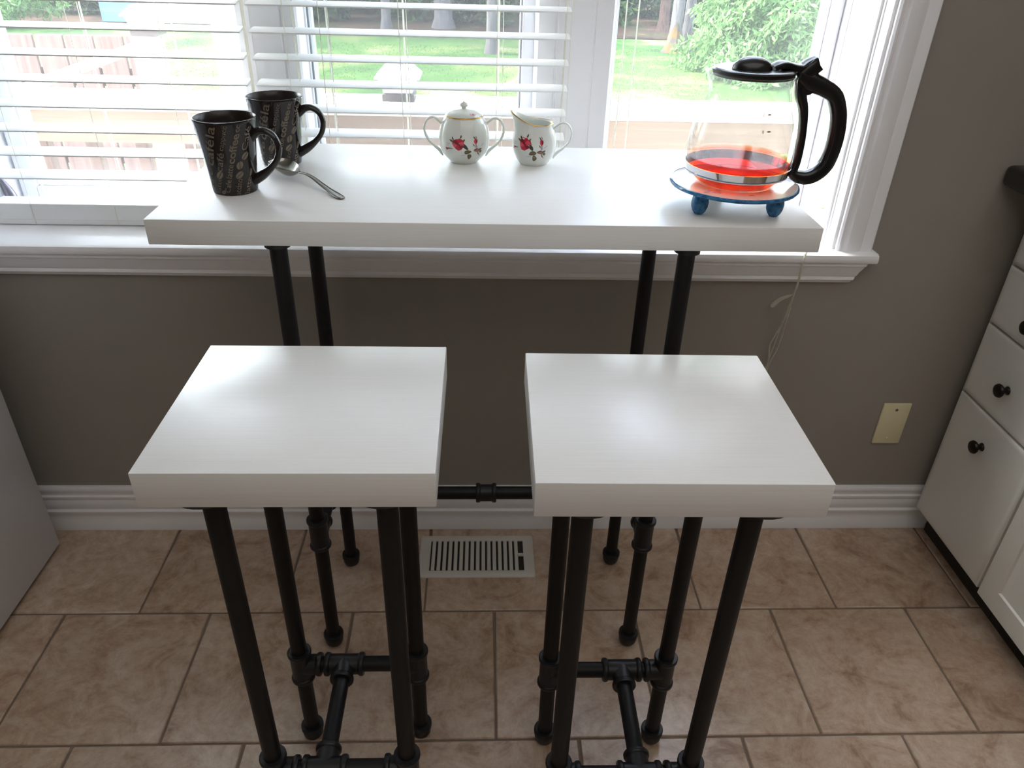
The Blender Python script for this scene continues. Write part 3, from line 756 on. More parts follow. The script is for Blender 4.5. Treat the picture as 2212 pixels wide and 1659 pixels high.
# local +x runs from the bowl towards the handle end
b = BM()
NL, NW = 18, 10
def spoon_c(sx):   # centre height and half width of the bowl, sx 0 (tip) .. 1 (neck)
    w = .0205 * (math.sin(PI * min(1, sx ** .62)) ** .72) if 0 < sx < 1 else 0
    return max(w, .0028 * (sx > .9))
top, bot = [], []
for i in range(NL + 1):
    s = i / NL; x = -.036 + .066 * s; w = max(spoon_c(s), .0006)
    zr = .0235 - .009 * s + .003 * s * s; dep = .0135 * (1 - (2 * s - .95) ** 2 * .95) if True else 0
    rt, rb = [], []
    for j in range(NW + 1):
        q = -1 + 2 * j / NW; z = zr - max(dep, .0) * (1 - q * q)
        rt.append(b.verts.new((x, w * q, z + .0007))); rb.append(b.verts.new((x, w * q * 1.0, z - .0007)))
    top.append(rt); bot.append(rb)
for i in range(NL):
    for j in range(NW):
        b.faces.new((top[i][j], top[i + 1][j], top[i + 1][j + 1], top[i][j + 1])); b.faces.new((bot[i][j], bot[i][j + 1], bot[i + 1][j + 1], bot[i + 1][j]))
for i in range(NL):
    for j in (0, NW): b.faces.new((top[i][j], bot[i][j], bot[i + 1][j], top[i + 1][j]))
for j in range(NW):
    b.faces.new((top[0][j], top[0][j + 1], bot[0][j + 1], bot[0][j])); b.faces.new((top[NL][j], bot[NL][j], bot[NL][j + 1], top[NL][j + 1]))
obj('bowl', b, 'steel', t)
b = BM()
pts = spline([(.0265, 0, .0160), (.034, 0, .0172), (.048, 0, .0180), (.066, 0, .0160), (.086, 0, .0110), (.106, 0, .0062), (.122, 0, .0032), (.1345, 0, .0018), (.139, 0, .0016)], 40)
rads = lerp_list([(.0011, .0030), (.0014, .0026), (.0016, .0024), (.0016, .0030), (.0015, .0040), (.0015, .0052), (.0015, .0072), (.0013, .0066), (.0010, .0030)], 40)
sweep(b, pts, rads, 12, (0, 1, 0))
obj('handle', b, 'steel', t)
b = BM()
for s in (-1, 1):
    sweep(b, [p + Vector((0, s * rr[1] * .72, rr[0] - .0001)) for p, rr in list(zip(pts, rads))[10:36]], .0005, 6, (0, 1, 0))
obj('handle_moulding', b, 'steel', t)

# ------------------------------------------------------------------ sugar bowl and creamer
def Rprof(prof):
    zs = [p[1] for p in prof]; rs = [p[0] for p in prof]
    return lambda z: float(np.interp(z, zs, rs))
def rose_print(bm, R_, view, marks):
    """marks: (phi, z, a, b, rot, material index, layer)"""
    for (ph, z, a, bb, rot, mi, ly) in marks:
        vs = []
        for k in range(12):
            q = 2 * PI * k / 12; wob = 1 + .12 * math.sin(3 * q + ph)
            x_, y_ = a * math.cos(q) * wob, bb * math.sin(q) * wob
            x_, y_ = x_ * math.cos(rot) - y_ * math.sin(rot), x_ * math.sin(rot) + y_ * math.cos(rot)
            zz = z + y_; rr = R_(zz) + .00018 + .00006 * ly; th = math.radians(view + ph) + x_ / max(R_(zz), .01)
            vs.append((rr * math.cos(th), rr * math.sin(th), zz))
        c = Vector((0, 0, 0))
        rr = R_(z) + .00018 + .00006 * ly; th = math.radians(view + ph)
        cv = bm.verts.new((rr * math.cos(th), rr * math.sin(th), z)); nv = [bm.verts.new(p) for p in vs]
        for k in range(12): bm.faces.new((cv, nv[k], nv[(k + 1) % 12])).material_index = mi
ROSE_M = ['rose_red', 'rose_pink', 'rose_dark', 'leaf_olive', 'leaf_dark', 'leaf_brown', 'spray_lilac']
def spray(rose, bud, leaf, cluster, small):
    mk = []
    p, z = rose
    mk += [(p, z, .0105, .0100, 0, 0, 1)]
    for k in range(6):
        a = k * 1.047 + .3
        mk.append((p + 8.0 * math.cos(a), z + .0055 * math.sin(a), .0042, .0034, a, (1, 0, 2)[k % 3], 2))
    mk += [(p, z + .001, .0032, .0026, .5, 2, 3), (p + 2.5, z + .002, .0018, .0012, .9, 1, 4)]
    mk += [(p - 15, z + .0045, .0050, .0018, -.5, 3, 0), (p + 6, z + .0125, .0030, .0014, 1.2, 3, 0), (p + 15, z - .004, .0070, .0030, -.75, 4, 0), (p - 13, z + .009, .003, .0012, -1.0, 4, 0), (p + 12, z + .006, .0035, .0015, .9, 3, 0)]
    p, z = bud
    mk += [(p, z, .0030, .0046, .1, 0, 1), (p - 2.5, z - .001, .0014, .0038, .3, 1, 2), (p + 2.5, z, .0012, .0036, -.2, 2, 2), (p - 3.5, z + .006, .0008, .0026, .5, 4, 1), (p + 1, z + .0065, .0006, .0026, 0, 4, 1), (p + .5, z - .0075, .0007, .0048, .1, 4, 0), (p - 5, z - .006, .0008, .003, .5, 3, 0)]
    p, z = leaf
    mk += [(p, z, .0062, .0036, .2, 3, 1), (p + 5, z - .0085, .0036, .0052, .1, 3, 1), (p, z + .0002, .0045, .0004, .2, 5, 2), (p - 11, z - .006, .0045, .0005, .1, 6, 0), (p + 5, z - .0085, .0004, .004, .1, 5, 2)]
    p, z = cluster
    mk += [(p, z, .0055, .0030, -.1, 5, 1), (p + 9, z + .001, .0034, .0018, .4, 3, 1), (p + 11, z - .003, .0026, .0024, -.4, 3, 1), (p + 5, z - .0055, .0012, .0035, .5, 5, 1), (p + 9, z - .0085, .0007, .0030, .6, 5, 0), (p - 2, z + .002, .0034, .0010, .3, 2, 2), (p + 2, z + .006, .0006, .0035, -.5, 6, 0), (p + 14, z + .008, .0045, .0006, .6, 6, 0)]
    p, z = small
    mk += [(p, z, .0028, .0024, 0, 0, 1), (p + 6, z + .001, .0022, .0012, .1, 4, 0), (p + 12, z + .0012, .0038, .0005, .1, 4, 0), (p + 3, z + .006, .004, .0005, .2, 6, 0), (p + 4, z + .009, .0045, .0005, -.1, 6, 0)]
    return mk
# sugar bowl
t = thing('sugar_bowl', 'white china sugar bowl with red roses, lid and two loop handles', 'sugar bowl', (-.0325, 1.369, TZ))
bodyp = [(.0235, .0), (.0245, .0015), (.0262, .003), (.0325, .009), (.0390, .017), (.0432, .027), (.0447, .038), (.0443, .048), (.0425, .058), (.0390, .068), (.0345, .0755), (.0328, .0778)]
b = BM(); lathe(b, [(0, .002), (.021, .002), (.022, 0)] + bodyp + [(.0320, .0785), (.0305, .0772), (.036, .066), (.0415, .050), (.041, .030), (.034, .014), (.02, .006), (0, .005)], 48); obj('body', b, 'porcelain', t)
b = BM(); lathe(b, [(.0322, .0781), (.0331, .0784), (.0334, .0790), (.0329, .0796), (.0316, .0798), (.0316, .0788)], 48, closed=True); obj('rim_band', b, 'gold_rim', t, label='thin gold band')
b = BM(); lathe(b, [(0, .0786), (.0295, .0787), (.0313, .0792), (.0316, .0800), (.0296, .0826), (.0250, .0856), (.0176, .0881), (.0088, .0896), (.0045, .0901), (.0036, .0912), (.0040, .0924), (.0062, .0944), (.0074, .0965), (.0066, .0985), (.0040, .1001), (.0018, .1008), (0, .1018)], 40); lid = obj('lid', b, 'porcelain', t)
b = BM(); lathe(b, [(.0019, .1005), (.0014, .1016), (0, .1024)], 12); obj('finial_tip', b, 'gold_rim', lid, label='gold tip of the lid knob')
b = BM(); rose_print(b, lambda z: .026, -62, [(0, .0850, .0025, .0016, 0, 6, 1), (9, .0846, .0022, .0012, .4, 1, 1), (15, .0842, .0026, .0010, .3, 6, 1)]); 
for v_ in b.verts:
    rr = math.hypot(v_.co.x, v_.co.y); nr = float(np.interp(v_.co.z, [.0800, .0826, .0856, .0881], [.0316, .0296, .0250, .0176])) + .0004; v_.co.x *= nr / rr; v_.co.y *= nr / rr
obj('flower_print', b, ROSE_M, lid, recalc=False)
for s in (-1, 1):
    pts = spline([(s * .0350, 0, .0605), (s * .0430, 0, .0690), (s * .0530, 0, .0745), (s * .0625, 0, .0720), (s * .0690, 0, .0615), (s * .0690, 0, .0490), (s * .0620, 0, .0350), (s * .0510, 0, .0250), (s * .0445, 0, .0195), (s * .0410, 0, .0140), (s * .038, 0, .0095)], 40)
    b = BM(); sweep(b, pts, lerp_list([(.0034, .0046), (.0026, .0040), (.0022, .0036), (.0021, .0034), (.0021, .0034), (.0021, .0034), (.0022, .0034), (.0026, .0036), (.0028, .0040), (.0022, .0036), (.0010, .0026)], 40), 12, (0, 1, 0)); obj('handle', b, 'porcelain', t)
b = BM(); rose_print(b, Rprof([(r_, z_) for r_, z_ in bodyp]), -89, spray((-13, .0395), (27, .0440), (8, .0260), (30, .0285), (-43, .0300)))
obj('rose_print', b, ROSE_M, t, recalc=False, label='printed spray of red roses and leaves')
# creamer
t = thing('creamer', 'white china creamer jug with red roses, spout and one handle', 'creamer', (.0915, 1.3635, TZ))
t.scale = (1.04, 1.04, 1.07)
cb_ = [(.0235, .0), (.0245, .0015), (.0258, .003), (.0305, .009), (.0352, .0180), (.0374, .0275), (.0378, .0360), (.0362, .0460), (.0325, .0560), (.0300, .0620), (.0304, .0665)]
NS = 56
def cream_ring(bm, rr, z, inner=0.0):
    ring_ = []
    for k in range(NS):
        a = 2 * PI * k / NS; q = (math.cos(a - PI) + 1) / 2          # 1 at the spout (-x)
        up = max(0, (z - .050) / .0165); g = q ** 6 * up ** 1.5; g2 = q ** 4.5 * up ** 2
        r2 = rr - inner + g * .0115
        ring_.append(bm.verts.new((r2 * math.cos(a) , r2 * math.sin(a) * (1 - .10 * g), z + g2 * .0175 * (up > 0))))
    return ring_
b = BM()
zs = [0, .0015, .003, .009, .018, .0275, .036, .046, .052, .057, .062, .0655]
cr_ = Rprof(cb_)
rings = [cream_ring(b, cr_(z), z) for z in zs] + [cream_ring(b, cr_(.0655), .0664, .0010)] + [cream_ring(b, cr_(z), z, .0024) for z in (.0645, .061, .056, .050, .036, .02, .010)]
for A, B_ in zip(rings[:-1], rings[1:]):
    for k in range(NS): b.faces.new((A[k], A[(k + 1) % NS], B_[(k + 1) % NS], B_[k]))
b.faces.new(rings[0][::-1]); b.faces.new(rings[-1])
obj('body', b, 'porcelain', t)
b = BM(); A = cream_ring(b, cr_(.0655) + .0004, .0660); p_ = [v_.co.copy() for v_ in A]
for v_ in A: b.verts.remove(v_)
sweep(b, p_, .0007, 6, (0, 0, 1), closed=True); obj('rim_band', b, 'gold_rim', t, label='thin gold band')
pts = spline([(.0300, 0, .0540), (.0380, 0, .0610), (.0480, 0, .0655), (.0575, 0, .0610), (.0625, 0, .0500), (.0600, 0, .0360), (.0500, 0, .0250), (.0420, 0, .0195), (.0370, 0, .0140), (.0330, 0, .0080)], 40)
b = BM(); sweep(b, pts, lerp_list([(.0034, .0046), (.0025, .0040), (.0022, .0036), (.0021, .0034), (.0021, .0034), (.0021, .0034), (.0023, .0034), (.0028, .0038), (.0024, .0038), (.0010, .0028)], 40), 12, (0, 1, 0)); obj('handle', b, 'porcelain', t)
b = BM(); rose_print(b, cr_, -94, spray((-24, .0385), (20, .0415), (-3, .0245), (17, .0260), (-62, .0300)))
obj('rose_print', b, ROSE_M, t, recalc=False, label='printed spray of red roses and leaves')

# ------------------------------------------------------------------ plate on feet
PX, PY = .3825, 1.130
t = thing('footed_plate', 'round cream plate with a blue edge on round blue feet, under the carafe', 'plate', (PX, PY, TZ))
b = BM(); lathe(b, [(0, .0325), (.070, .0325), (.0905, .0345), (.0930, .0358), (.0948, .0362), (.0948, .0392), (.0930, .0398), (.085, .0385), (.060, .0372), (0, .0370)], 72)
for fc in b.faces:
    c = fc.calc_center_median(); rr = math.hypot(c.x, c.y)
    if rr > .091: fc.material_index = 1
obj('dish', b, ['plate_glaze', 'plate_glaze'], t)
b = BM(); lathe(b, [(.0915, .0335), (.0955, .0347), (.0968, .0373), (.0958, .0396), (.0938, .0402), (.0938, .0360)], 72, closed=True); obj('rim', b, 'blue_glaze', t, label='blue glazed edge')
for x, y in ((-.0570, -.0340), (.0550, -.0405), (.002, .066)):
    b = BM(); lathe(b, [(0, 0), (.0065, .0004), (.0102, .0050), (.0124, .0110), (.0130, .0180), (.0118, .0260), (.0085, .0330), (0, .0330)], 24); obj('foot', b, 'blue_glaze', t, (x, y, 0), label='round blue glazed foot')

# ------------------------------------------------------------------ carafe
CZ = .0372
t = thing('coffee_carafe', 'glass carafe of red tea with a black lid and handle', 'carafe', (PX, PY, TZ + CZ))
out_p = [(0, .0035), (.030, .0030), (.040, .0012), (.047, .0004), (.0545, .0012), (.0620, .0050), (.0695, .0120), (.0748, .0210), (.0778, .0330), (.0786, .0450), (.0778, .0600), (.0752, .0760), (.0712, .0920), (.0662, .1060), (.0612, .1190), (.0578, .1310), (.0562, .1410), (.0566, .1490), (.0586, .1540), (.0600, .1562)]
ro = Rprof([p for p in out_p[2:]])
b = BM(); ins = [(max(p[0] - .0022, 0), p[1] + (.0022 if i < 8 else 0)) for i, p in enumerate(out_p)]
lathe(b, out_p + [(.0590, .1572)] + ins[::-1], 72)
for v_ in b.verts:                       # poured lip towards -x
    up = max(0, (v_.co.z - .128) / .028)
    if up > 0:
        a = math.atan2(v_.co.y, v_.co.x); q = ((math.cos(a - PI) + 1) / 2) ** 14
        v_.co.x -= q * .0095 * up ** 1.4; v_.co.z += q * .0035 * up
obj('glass_body', b, 'carafe_glass', t)
lev = .0412
b = BM()
lp = [(0, .0062), (.030, .0058), (.041, .0040), (.0475, .0032), (.0530, .0040), (.0590, .0078), (.0665, .0148), (.0718, .0235), (.0750, .0340), (.0758, lev - .0008), (.0752, lev), (0, lev)]
lathe(b, lp, 64); obj('tea', b, 'red_tea', t, label='red tea, about a quarter full')
b = BM(); lathe(b, [(.0741, .0185), (.0752, .0185), (.0786, .0318), (.0775, .0318)], 72, closed=True); obj('band', b, 'chrome', t, label='shiny chrome band')
b = BM(); lathe(b, [(0, .1530), (.0540, .1530), (.0562, .1535), (.0572, .1550), (.0574, .1612), (.0550, .1632), (.0500, .1640), (.0440, .1632), (.0410, .1628), (0, .1628)], 56)
# moulded dome for the thumb grip
NB = 16
for i in range(1):
    rg = []
    for k in range(7):
        q = k / 6; rr = math.cos(q * PI / 2); zz = .1630 + .0165 * math.sin(q * PI / 2)
        rg.append([b.verts.new((-.004 + .0285 * rr * math.cos(2 * PI * j / 24), -.004 + .0210 * rr * math.sin(2 * PI * j / 24), zz)) for j in range(24)] if q < 1 else [b.verts.new((-.004, -.004, zz))])
    for A, B_ in zip(rg[:-1], rg[1:]):
        for j in range(24):
            if len(B_) == 1: b.faces.new((A[j], A[(j + 1) % 24], B_[0]))
            else: b.faces.new((A[j], A[(j + 1) % 24], B_[(j + 1) % 24], B_[j]))
lid = obj('lid', b, 'black_plastic', t)
# hinge tongue from the lid to the thumb lever on the handle
b = BM(); pts = spline([(.026, 0, .1650), (.040, 0, .1690), (.056, 0, .1655), (.068, 0, .1640), (.078, 0, .1700), (.0865, 0, .1745)], 18)
sweep(b, pts, lerp_list([(.003, .012), (.0055, .016), (.0055, .016), (.0070, .015), (.0075, .014), (.0070, .013)], 18), 16, (0, 1, 0), power=4.0); obj('thumb_lever', b, 'black_plastic', t)
# handle, a closed D: spine along the glass, grip outside
b = BM()
def hz(pts): return [(x - PX, 0, z - TZ - CZ) for x, z in pts]
grip = spline(hz([(.448, 1.150), (.462, 1.143), (.484, 1.135), (.503, 1.124), (.514, 1.102), (.5185, 1.078), (.5185, 1.052), (.514, 1.028), (.503, 1.013), (.488, 1.0065), (.473, 1.0085), (.4635, 1.0145)]), 48)
sweep(b, grip, lerp_list([(.010, .013), (.014, .013), (.0120, .012), (.0112, .0115), (.0110, .0112), (.0112, .0112), (.0112, .0112), (.0112, .0112), (.0108, .0112), (.0105, .0115), (.0085, .011), (.006, .010)], 48), 20, (0, 1, 0), power=2.8)
spine = spline(hz([(.451, 1.158), (.4515, 1.142), (.455, 1.124), (.463, 1.104), (.4675, 1.080), (.4695, 1.055), (.4690, 1.030), (.4650, 1.010)]), 32)
sweep(b, spine, lerp_list([(.010, .011), (.0085, .011), (.0075, .0105), (.0060, .010), (.0052, .010), (.0052, .010), (.0056, .010), (.0062, .010)], 32), 16, (0, 1, 0), power=3.5)
sweep(b, spline(hz([(.452, 1.150), (.4600, 1.158), (.466, 1.163), (.469, 1.166)]), 8), [(.010, .0125)] * 8, 16, (0, 1, 0), power=4.0)
blk = hz([(.4440, 1.1600), (.4560, 1.1640), (.4640, 1.1700), (.4700, 1.1640), (.4705, 1.1530), (.4780, 1.1500), (.4740, 1.1320), (.4640, 1.1260), (.4540, 1.1240), (.4470, 1.1300), (.4435, 1.1420)])
A = [b.verts.new((x, -.0105, z)) for x, y, z in blk]; B_ = [b.verts.new((x, .0105, z)) for x, y, z in blk]
for k in range(len(blk)): b.faces.new((A[k], A[(k + 1) % len(blk)], B_[(k + 1) % len(blk)], B_[k]))
b.faces.new(A); b.faces.new(B_[::-1])
h_ = obj('handle', b, 'black_plastic', t, (0, 0, 0), (0, 0, math.radians(-4)))
# faded cup marks on the glass
b = BM()
def mark(s, z, ph):
    vs, fs = text_mesh(s, 0, 0); us = [p[0] for p in vs]; u0, u1 = min(us), max(us); k = .0062
    def PP(uu, vv):
        zz = z + vv; rr = ro(zz) + .0003; th = math.radians(ph) + uu / rr; return (rr * math.cos(th), rr * math.sin(th), zz)
    nv = [b.verts.new(PP((p[0] - u1) * k - .002, p[1] * k)) for p in vs]
    for q in fs:
        try: b.faces.new([nv[i] for i in q])
        except ValueError: pass
    for (x_, w_) in ((.0015, .0075), ):
        pts_ = [PP(x_, .0022), PP(x_ + w_ * .5, .0012), PP(x_ + w_, .0022), PP(x_ + w_ * .5, .0034)]
        b.faces.new([b.verts.new(q) for q in pts_])
mark('10', 1.107 - TZ - CZ - .002, -84); mark('8', 1.086 - TZ - CZ - .002, -84)
obj('cup_marks', b, 'faded_print', t, recalc=False, label='faded cup marks 10 and 8')

# ------------------------------------------------------------------ outdoors
G = -.90
b = BM()
box(b, -30, 26, 1.9, 19.0, G - .3, G); lawn = struct(obj('lawn', b, 'lawn_grass'), 'sunlit lawn behind the house')
b = BM(); box(b, -45, 40, 19.0, 70, G - .3, G + .02); struct(obj('forest_ground', b, 'forest_floor'), 'brown forest floor under the trees')
# unseen eave added to keep sun off sill and table; outside wall foot
b = BM(); box(b, -4.5, 4.5, 1.73, 2.02, 2.44, 2.54, .01, 1); struct(obj('sun_block_eave', b, 'siding'), 'white eave slab added out of view over the window to block the sun')
b = BM(); box(b, -4.5, 4.5, 1.732, 1.76, G, .70); struct(obj('wall_outer', b, 'siding'), 'outside wall below the window')
# deck boards
b = BM(); box(b, -1.55, 2.6, 1.765, 2.42, -.36, -.14); dk = struct(obj('deck_platform', b, 'rail_lumber'), 'wooden deck outside the window')
b = BM(); box(b, -2.07, 2.07, -.062, .062, 0, .025, .003, 1); dm = mesh('deck_board', b, 'rail_lumber')
for k in range(5): obj('deck_board', dm, None, dk, (.525, 1.835 + k * .131, -.14))
# railing
RY = 2.42
t = thing('deck_railing', 'deck railing with white cap over a tan rail board, just outside the window', 'railing', (0, RY, -.14))
b = BM(); box(b, -1.62, 2.5, -.075, .070, .963, 1.0, .004, 2); obj('cap_board', b, 'rail_white', t, label='white cap board')
b = BM(); box(b, -1.62, 2.5, -.058, -.020, .868, .962, .003, 1); obj('rail_board', b, 'rail_lumber', t)
b = BM(); box(b, -1.62, 2.5, -.058, -.020, .10, .19, .003, 1); obj('lower_rail', b, 'rail_lumber', t)
for x in (-.252, 1.45): 
    b = BM(); box(b, x - .045, x + .045, -.020, .070, -.2, .962, .004, 1); obj('post', b, 'rail_lumber', t)
b = BM(); box(b, -.019, .019, -.019, .019, .19, .868, .003, 1); bal = mesh('baluster', b, 'fence_lumber')
for k in range(7): obj('baluster', bal, None, t, (-1.50 + k * .150, -.0, 0))
# lanterns (post caps)
def lantern(loc, label):
    t = thing('post_lantern', label, 'lantern', loc, 0, 'white lanterns on the deck posts')
    def frust(bm, lv):
        R_ = []
        for (h, z) in lv: R_.append([bm.verts.new((sx * h, sy2 * h, z)) for sx, sy2 in ((-1, -1), (1, -1), (1, 1), (-1, 1))])
        for A, B_ in zip(R_[:-1], R_[1:]):
            for k in range(4): bm.faces.new((A[k], A[(k + 1) % 4], B_[(k + 1) % 4], B_[k]))
        bm.faces.new(R_[0][::-1]); bm.faces.new(R_[-1])
    b = BM(); frust(b, [(.047, 0), (.047, .020), (.041, .023)]); obj('base', b, 'lantern_base', t)
    b = BM(); frust(b, [(.042, .023), (.056, .064), (.058, .066)]); obj('lamp_body', b, 'lantern_white', t)
    b = BM(); frust(b, [(.066, .064), (.066, .069), (.036, .0985), (.034, .0995)]); rf = obj('roof', b, 'lantern_white', t)
    b = BM(); box(b, -.018, .018, -.018, .018, .099, .1012, .001, 1); obj('solar_cell', b, 'grey_metal', rf)
    return t
lantern((-.252, RY + .0, .860), 'white lantern on the railing post, seen through the middle window')
lantern((-1.215, 3.05, .945), 'white lantern on the far stair post, seen through the left window')
# stair post and sloping handrail
t = thing('stair_handrail', 'white sloping stair handrail and post beyond the left window', 'railing', (-1.225, 3.05, G))
b = BM(); box(b, -.045, .045, -.045, .045, 0, 1.845, .004, 1); obj('post', b, 'rail_white', t)
b = BM(); sweep(b, [(-.03, 0.0, 1.806), (-.62, .0, 1.605), (-1.35, 0, 1.36)], [(.019, .060)] * 3, 4, (0, 1, 0), power=2.0); obj('handrail', b, 'rail_white', t)
b = BM(); box(b, -1.40, -1.31, -.045, .045, 0, 1.36, .004, 1); obj('post', b, 'rail_white', t)
# wooden fence panel behind it
t = thing('board_fence', 'weathered vertical board fence below the deck, beyond the left window', 'fence', (-1.66, 4.2, G))
for k in range(15):
    h = 1.70 + rnd.uniform(-.012, .012); b = BM(); box(b, -.066, .066, -.012, .012, 0.03, h, .003, 1); obj('board', b, 'fence_lumber', t, (-.066 - k * .148, 0, 0))
for z in (.35, 1.05, 1.45):
    b = BM(); box(b, -2.2, 0, .012, .05, z, z + .09, .003, 1); obj('fence_rail', b, 'fence_lumber', t)
# pots on the stair landing
for k, (x, y, hh) in enumerate(((-1.50, 3.78, .30), (-2.05, 3.72, .26))):
    t = thing('flower_pot', ('terracotta flower pot near the right end of the board fence', 'terracotta flower pot farther left before the board fence')[k], 'pot', (x, y, G + (.95 if k == 0 else .80)), 0, 'flower pots by the fence')
    b = BM(); lathe(b, [(0, 0), (.07, 0), (.10, hh - .05), (.108, hh - .05), (.108, hh), (.095, hh), (.09, hh - .03), (0, hh - .03)], 24); obj('pot', b, 'terracotta', t)
    b = BM(); box(b, -.22, .22, -.14, .14, -(.95 if k == 0 else .80), 0, .005, 1); obj('stand', b, 'fence_lumber', t)

# foliage ----------------------------------------------------------
def leaf_mesh(name, n, shape, size, matn, seed, droop=0.3):
    g = np.random.RandomState(seed)
    P0, Nn = shape(g, n)
    t1 = np.cross(Nn, [0, 0, 1.0]); t1 /= np.linalg.norm(t1, axis=1)[:, None] + 1e-9
    ang = g.uniform(0, 2 * PI, n)[:, None]
    d = np.cos(ang) * t1 + np.sin(ang) * np.cross(Nn, t1); d = d + Nn * g.uniform(-.2, .9, n)[:, None]; d[:, 2] -= droop
    d /= np.linalg.norm(d, axis=1)[:, None]
    s = np.cross(d, g.normal(size=(n, 3))); s /= np.linalg.norm(s, axis=1)[:, None] + 1e-9
    L_ = (size * g.uniform(.6, 1.4, n))[:, None]; Wd = L_ * .33
    V = np.empty((n, 4, 3)); V[:, 0] = P0; V[:, 1] = P0 + d * L_ * .5 + s * Wd * .5; V[:, 2] = P0 + d * L_; V[:, 3] = P0 + d * L_ * .5 - s * Wd * .5
    me = bpy.data.meshes.new(name); me.vertices.add(n * 4); me.vertices.foreach_set('co', V.reshape(-1).astype(np.float32))
    me.loops.add(n * 4); me.loops.foreach_set('vertex_index', np.arange(n * 4, dtype=np.int32))
    me.polygons.add(n); me.polygons.foreach_set('loop_start', np.arange(0, n * 4, 4, dtype=np.int32))
    me.update(calc_edges=True); me.materials.append(MATS[matn]); return me
def blob_shape(clumps):
    def fn(g, n):
        k = g.randint(0, len(clumps), n); C_ = np.array([c[:3] for c in clumps])[k]; R_ = np.array([c[3] for c in clumps])[k][:, None]
        v = g.normal(size=(n, 3)); v /= np.linalg.norm(v, axis=1)[:, None]
        return C_ + v * R_ * g.uniform(.55, 1.0, n)[:, None] * np.array([1, 1, .85]), v
    return fn
def clumps(seed, n, rx, rz, z0, rr):
    g = random.Random(seed); out_ = []
    for _ in range(n):
        a = g.uniform(0, 2 * PI); q = math.sqrt(g.uniform(0, 1)); h = g.uniform(0, 1)
        out_.append((rx * q * math.cos(a) * (1 - .5 * h), rx * q * math.sin(a) * (1 - .5 * h), z0 + rz * h, rr * g.uniform(.7, 1.25)))
    return out_
# big cedar on the right: cone of drooping sprays
def cone_shape(g, n):
    h = g.uniform(0, 1, n) ** 1.25; a = g.uniform(0, 2 * PI, n); lob = 1 + .16 * np.sin(a * 5 + h * 23) + .10 * np.sin(a * 11 - h * 41)
    rr = 1.75 * (1 - h) ** .8 * lob * g.uniform(.72, 1.0, n)
    P0 = np.stack([rr * np.cos(a), rr * np.sin(a), .02 + 5.2 * h], 1); Nn = np.stack([np.cos(a), np.sin(a), np.full(n, .35)], 1); Nn /= np.linalg.norm(Nn, axis=1)[:, None]
    return P0, Nn
t = thing('cedar_tree', 'bright green bushy cedar on the lawn, seen through the right window', 'tree', (5.45, 14.6, G))
obj('foliage', leaf_mesh('foliage', 70000, cone_shape, .125, 'cedar_leaves', 3, .30), None, t)
b = BM(); sweep(b, [(0, 0, 0), (0, 0, 2.5), (0, 0, 4.9)], [.13, .08, .02], 10, (0, 1, 0)); obj('trunk', b, 'red_bark', t)
# forest trees
crown_ms = [leaf_mesh('foliage', 2600, blob_shape(clumps(40 + k, 12, 1.6, 4.0, 9.2, .75)), .34, 'dark_leaves', 60 + k) for k in range(3)]
def tree(x, y, rad_, h, bark_, label, crown=True, lean=0.0, group='tree trunks at the forest edge', roots=False):
    t = thing('forest_tree', label, 'tree', (x, y, G + (.02 if y > 19 else 0)), rnd.uniform(0, 6.28), group)
    b = BM(); n = 7; pts = [(lean * (k / n) ** 1.3 * math.cos(-t.rotation_euler.z), lean * (k / n) ** 1.3 * math.sin(-t.rotation_euler.z), h * k / n) for k in range(n + 1)]
    pts.insert(1, (0, 0, .22)); sweep(b, pts, [rad_ * 1.55, rad_ * 1.12] + [rad_ * (1 - .6 * k / n) for k in range(1, n + 1)], 14, (0, 1, 0)); obj('trunk', b, bark_, t)
    if roots:
        b = BM(); lathe(b, [(rad_ * 2.3, -.02), (rad_ * 1.9, .05), (rad_ * 1.45, .16), (rad_ * 1.22, .30), (rad_ * 1.10, .46), (rad_ * .98, .56)], 20)
        for v_ in b.verts:
            a = math.atan2(v_.co.y, v_.co.x); q = 1 + .20 * math.sin(5 * a + 1) * max(0, 1 - v_.co.z / .45) + .05 * math.sin(9 * a + 20 * v_.co.z); v_.co.x *= q; v_.co.y *= q; v_.co.z += .10 * math.sin(3 * a + 2) * (v_.co.z > .25)
        obj('root_flare', b, 'root_moss', t, label='yellowish mossy foot of the trunk')
    if crown: obj('foliage', crown_ms[rnd.randrange(3)], None, t, (0, 0, h - 13.2), (0, 0, 0))
    return t
tree(3.99, 17.05, .115, 12.8, 'grey_bark', 'left grey trunk of the twin trees on the lawn, with a mossy foot', False, .10, roots=True)
tree(4.30, 17.30, .10, 12.8, 'grey_bark', 'right grey trunk of the twin trees on the lawn', True, .12)
tree(4.49, 20.6, .12, 13.2, 'red_bark', 'reddish trunk at the forest edge, just left of the twin grey trunks')
tree(.17, 16.3, .10, 12.9, 'grey_bark', 'grey trunk standing nearest in the middle window, toward its right side')
tree(-.96, 20.2, .20, 13.6, 'grey_bark', 'thick grey trunk at the forest edge in the middle window')
tree(-2.29, 19.8, .10, 13.0, 'grey_bark', 'thin grey trunk at the forest edge, left in the middle window')
for (x, y, rr) in ((3.35, 21.5, .06), (3.65, 24.0, .09), (2.95, 22.8, .07), (5.3, 22.3, .10), (2.3, 21.2, .12), (1.2, 23.4, .11), (-3.6, 21.4, .12), (-5.2, 22.6, .14), (-7.0, 21.0, .12), (-9.2, 21.8, .15), (-11.4, 22.8, .14), (7.2, 20.6, .15), (8.8, 21.8, .13), (-13.6, 22.4, .15)):
    tree(x, y, rr, rnd.uniform(12.4, 14.0), 'dark_bark', 'dark slender trunk standing among the bushes of the forest edge')
